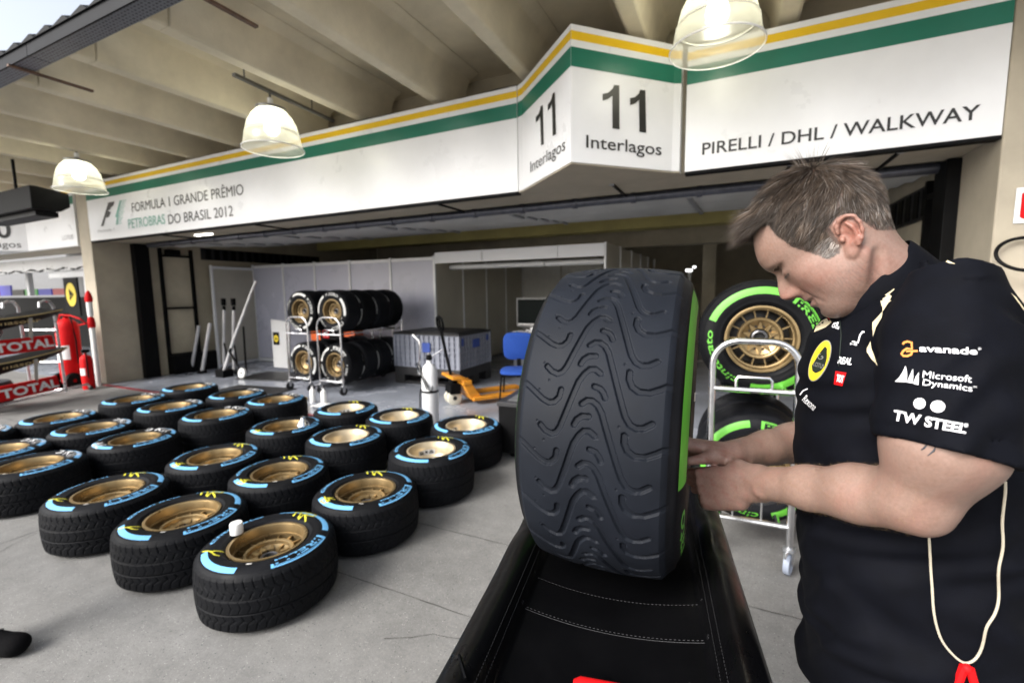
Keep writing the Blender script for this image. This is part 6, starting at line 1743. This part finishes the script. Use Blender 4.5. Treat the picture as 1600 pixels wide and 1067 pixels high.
# brows, lashes and arm hair
def fuzz(name, sel, num, length, wid, col, dirf, seed, parent=True):
    r = np.random.default_rng(seed); fi_ = np.where(sel[BF_].all(1))[0]
    pk = r.choice(fi_, num, p=ar[fi_] / ar[fi_].sum()); w = r.dirichlet((1, 1, 1, 1), num); p = (BV[BF_[pk]] * w[:, :, None]).sum(1); n_ = nrm[pk] * SGN
    d = dirf(p) + .45 * r.normal(size=(num, 3)); d -= n_ * np.einsum('ij,ij->i', d, n_)[:, None]; d /= np.linalg.norm(d, axis=1)[:, None] + 1e-9
    L_ = length * r.uniform(.6, 1.3, num)[:, None]; tip = p + (d * .85 + n_ * .5) * L_; midp = p + (d * .35 + n_ * .38) * L_
    s_ = np.cross(d, n_) * wid
    V = np.stack([p + s_, p - s_, midp - s_ * .8, midp + s_ * .8, tip], 1).reshape(-1, 3); b = (np.arange(num) * 5)[:, None]
    F = np.vstack([b + np.array([0, 1, 2, 3])[None], b + np.array([3, 2, 4, 4])[None]])
    me = bpy.data.meshes.new(name); me.from_pydata(V.tolist(), [], [tuple(f_) if f_[2] != f_[3] else tuple(f_[:3]) for f_ in F.tolist()]); me.materials.append(col); me.shade_smooth()
    o = bpy.data.objects.new(name, me); COL.objects.link(o); return mparent(o)
SGN = 1.0 if np.einsum('ij,ij->i', nrm[fidx], cent[fidx] - HC).mean() > 0 else -1.0
bz = .0105 + .05 * (ha - .02); brow = is_head & (np.abs(hl[:, 2] - bz) < .0032) & (ha > .010) & (ha < .050) & (hl[:, 0] > .04)
fuzz('eyebrow', brow, 900, .0055, .00017, mat('brow hair', (.15, .105, .075), .6), lambda p: np.tile(HF * -.5 + HU * -.1, (len(p), 1)) + np.sign(hl_(p)[:, 1])[:, None] * HL[None], 31)
lsh = is_head & (np.abs(hl[:, 2] + .0102) < .0016) & (np.abs(ha - .031) < .0125) & (hl[:, 0] > .05)
fuzz('eyelash', lsh, 110, .0055, .00016, mat('lash hair', (.03, .02, .015), .6), lambda p: np.tile(HF * .6 - HU * .8, (len(p), 1)), 35)
armsel = (~is_head) & (BV[:, 2] < 1.30) & (BV[:, 0] < .235) & (BV[:, 0] > .0)
fuzz('arm_hair', armsel, 9000, .0080, .00007, mat('arm hair', (.26, .17, .09), .6), lambda p: np.tile(np.array([.35, -.15, -.45]), (len(p), 1)), 33)
# small tattoo on the upper arm just below the sleeve
m = MB()
for a_, b_, c_ in (((1449, 694), (1444, 700), (1439, 703)), ((1462, 697), (1459, 704), (1449, 712))):
    P_ = [on_cloth(*p, .0005, bvh_body) for p in (a_, b_, c_)]
    if all(P_): m.tube(P_, [.0004, .0012, .0003], 5)
if m.v: mparent(m.build('tattoo', mat('tattoo ink', (.03, .035, .045), .6), None))
# ---- trousers and shoes (below the picture)
tf = Field((.10, .72, .04), (.50, 1.28, .92), .008)
for y in (.90, 1.10):
    tf.cone((.290, y, .82), (.275, y - .0, .48), .082, .068, .03); tf.cone((.275, y, .48), (.31, y, .09), .070, .058, .02)
tf.cone((.290, .93, .84), (.290, 1.07, .84), .085, .085, .03)
tf.f = np.maximum(tf.f, np.maximum(.055 - (tf.lo[2] + tf.h * np.arange(tf.n[2])), (tf.lo[2] + tf.h * np.arange(tf.n[2])) - .90)[None, None, :].astype(np.float32))
TV, TF_ = tf.mesh(); mparent(np_mesh('trousers', relax(TV, TF_, 2), TF_, mat('black trousers', (.010, .010, .012), .8, var=.3)))
for y in (.90, 1.10):
    xf = Field((.10, y - .08, 0), (.42, y + .08, .16), .005)
    xf.cone((.345, y, .045), (.20, y, .038), .045, .04, .02); xf.cone((.335, y, .05), (.325, y, .11), .042, .045, .02)
    xf.f = np.maximum(xf.f, (.003 - (xf.lo[2] + xf.h * np.arange(xf.n[2])))[None, None, :].astype(np.float32))
    v_2, f_2 = xf.mesh(); mparent(np_mesh('shoe', v_2, f_2, mat('black shoe', (.012, .012, .012), .5)))
# ---- cord with red toggle hanging at his side
kp = [(1448, 822), (1451, 850), (1453, 900), (1456, 950), (1466, 990), (1483, 1015), (1503, 1032), (1521, 1024), (1533, 1000), (1538, 975), (1549, 958), (1557, 930), (1556, 890), (1562, 850), (1561, 810), (1566, 765), (1566, 748)]
sm_ = []; kp = [np.array(p, float) for p in kp]
for i in range(len(kp) - 1):
    for k_ in range(7):
        t_ = k_ / 7; p0 = kp[max(i - 1, 0)]; p1 = kp[i]; p2 = kp[i + 1]; p3 = kp[min(i + 2, len(kp) - 1)]
        sm_.append(.5 * ((2 * p1) + (p2 - p0) * t_ + (2 * p0 - 5 * p1 + 4 * p2 - p3) * t_ ** 2 + (3 * p1 - p0 - 3 * p2 + p3) * t_ ** 3))
sm_ = [on_cloth(*p, .0035) or at_y(*p, .80) for p in sm_]
for _ in range(6): sm_ = [sm_[0]] + [(sm_[i - 1] + sm_[i] * 2 + sm_[i + 1]) / 4 for i in range(1, len(sm_) - 1)] + [sm_[-1]]
sm_ = [p - Vector((0, .002, 0)) for p in sm_]
m = MB(); lo_ = min(sm_, key=lambda p: p.z)
m.tube(sm_, .0017, 8)
ln_ = thing('lanyard', 'cream cord with red clip hanging at the side of the man', 'lanyard', (0, 0, 0))
m.build('cord', mat('cream cord', (.40, .36, .28), .8), ln_)
lf = at_y(1497, 1066, lo_.y - .003); rt_ = at_y(1522, 1066, lo_.y - .003); lf2 = at_y(1492, 1120, lo_.y - .003); rt2 = at_y(1534, 1120, lo_.y - .003)
m = MB(); m.tube([lo_ + Vector((-.003, -.003, -.004)), lf, lf2], .0055, 8); m.tube([lo_ + Vector((.003, -.004, -.004)), rt_, rt2], .0055, 8); m.sphere(lo_ + Vector((0, -.003, -.006)), .007, 12); m.build('red_clip', REDP, ln_)

# ================================================================== foot of another person at the left edge
pz = thing('person', 'person stepping out of the picture at the lower left, only a black shoe visible', 'person', (-2.86, .70, 0))
gf_ = Field((-3.22, .50, 0), (-2.70, .90, .9), .006)
FX, FY = -2.79, .715
FX += .065; FY += .02; hx = np.array([-2.955, .62, .0]); tx = np.array([FX, FY, 0.0]); dv = (tx - hx) / np.linalg.norm(tx - hx)
gf_.cone(hx + np.array([0, 0, .14]), hx + np.array([-.02, -.01, .45]), .040, .058, .01); gf_.cone(hx + np.array([-.02, -.01, .45]), hx + np.array([.03, .02, .85]), .058, .075, .02)
v_2, f_2 = gf_.mesh(); o = np_mesh('body', v_2, f_2, mat('plain skin', (.42, .25, .17), .5, var=.1), None); o.parent = pz; o.matrix_parent_inverse = Matrix.Translation(pz.location).inverted()
xf = Field((-3.2, .45, 0), (-2.65, .9, .22), .004)
xf.cone(hx + np.array([0, 0, .045]), tx - dv * .05 + np.array([0, 0, .040]), .046, .044, .02); xf.cone(hx + np.array([.0, 0, .06]), hx + np.array([0, 0, .135]), .046, .047, .02)
xf.cone(hx + dv * .05 + np.array([0, 0, .10]), tx - dv * .075 + np.array([0, 0, .055]), .034, .036, .02); xf.ell(tx - dv * .045 + np.array([0, 0, .045]), (.05, .046, .035), .02)
xf.f = np.maximum(xf.f, (.002 - (xf.lo[2] + xf.h * np.arange(xf.n[2])))[None, None, :].astype(np.float32))
v_2, f_2 = xf.mesh(); v_2 = relax(v_2, f_2, 2); o = np_mesh('shoe', v_2, f_2, mat('black sports shoe', (.0025, .0025, .003), .9, spec=.1, bump=.3, bscale=200), None); o.parent = pz; o.matrix_parent_inverse = Matrix.Translation(pz.location).inverted()
m = MB(); 
for k_ in range(3):
    c_ = hx + dv * (.10 + .035 * k_); pe = np.array([-dv[1], dv[0], 0])
    m.tube([c_ + pe * s_ * .028 + np.array([0, 0, .128 - .02 * k_ - 14 * (s_ * .028) ** 2]) for s_ in (-1, -.5, 0, .5, 1)], .004, 6)
o = m.build('lace', mat('grey lace', (.2, .2, .2), .7)); o.parent = pz; o.matrix_parent_inverse = Matrix.Translation(pz.location).inverted()
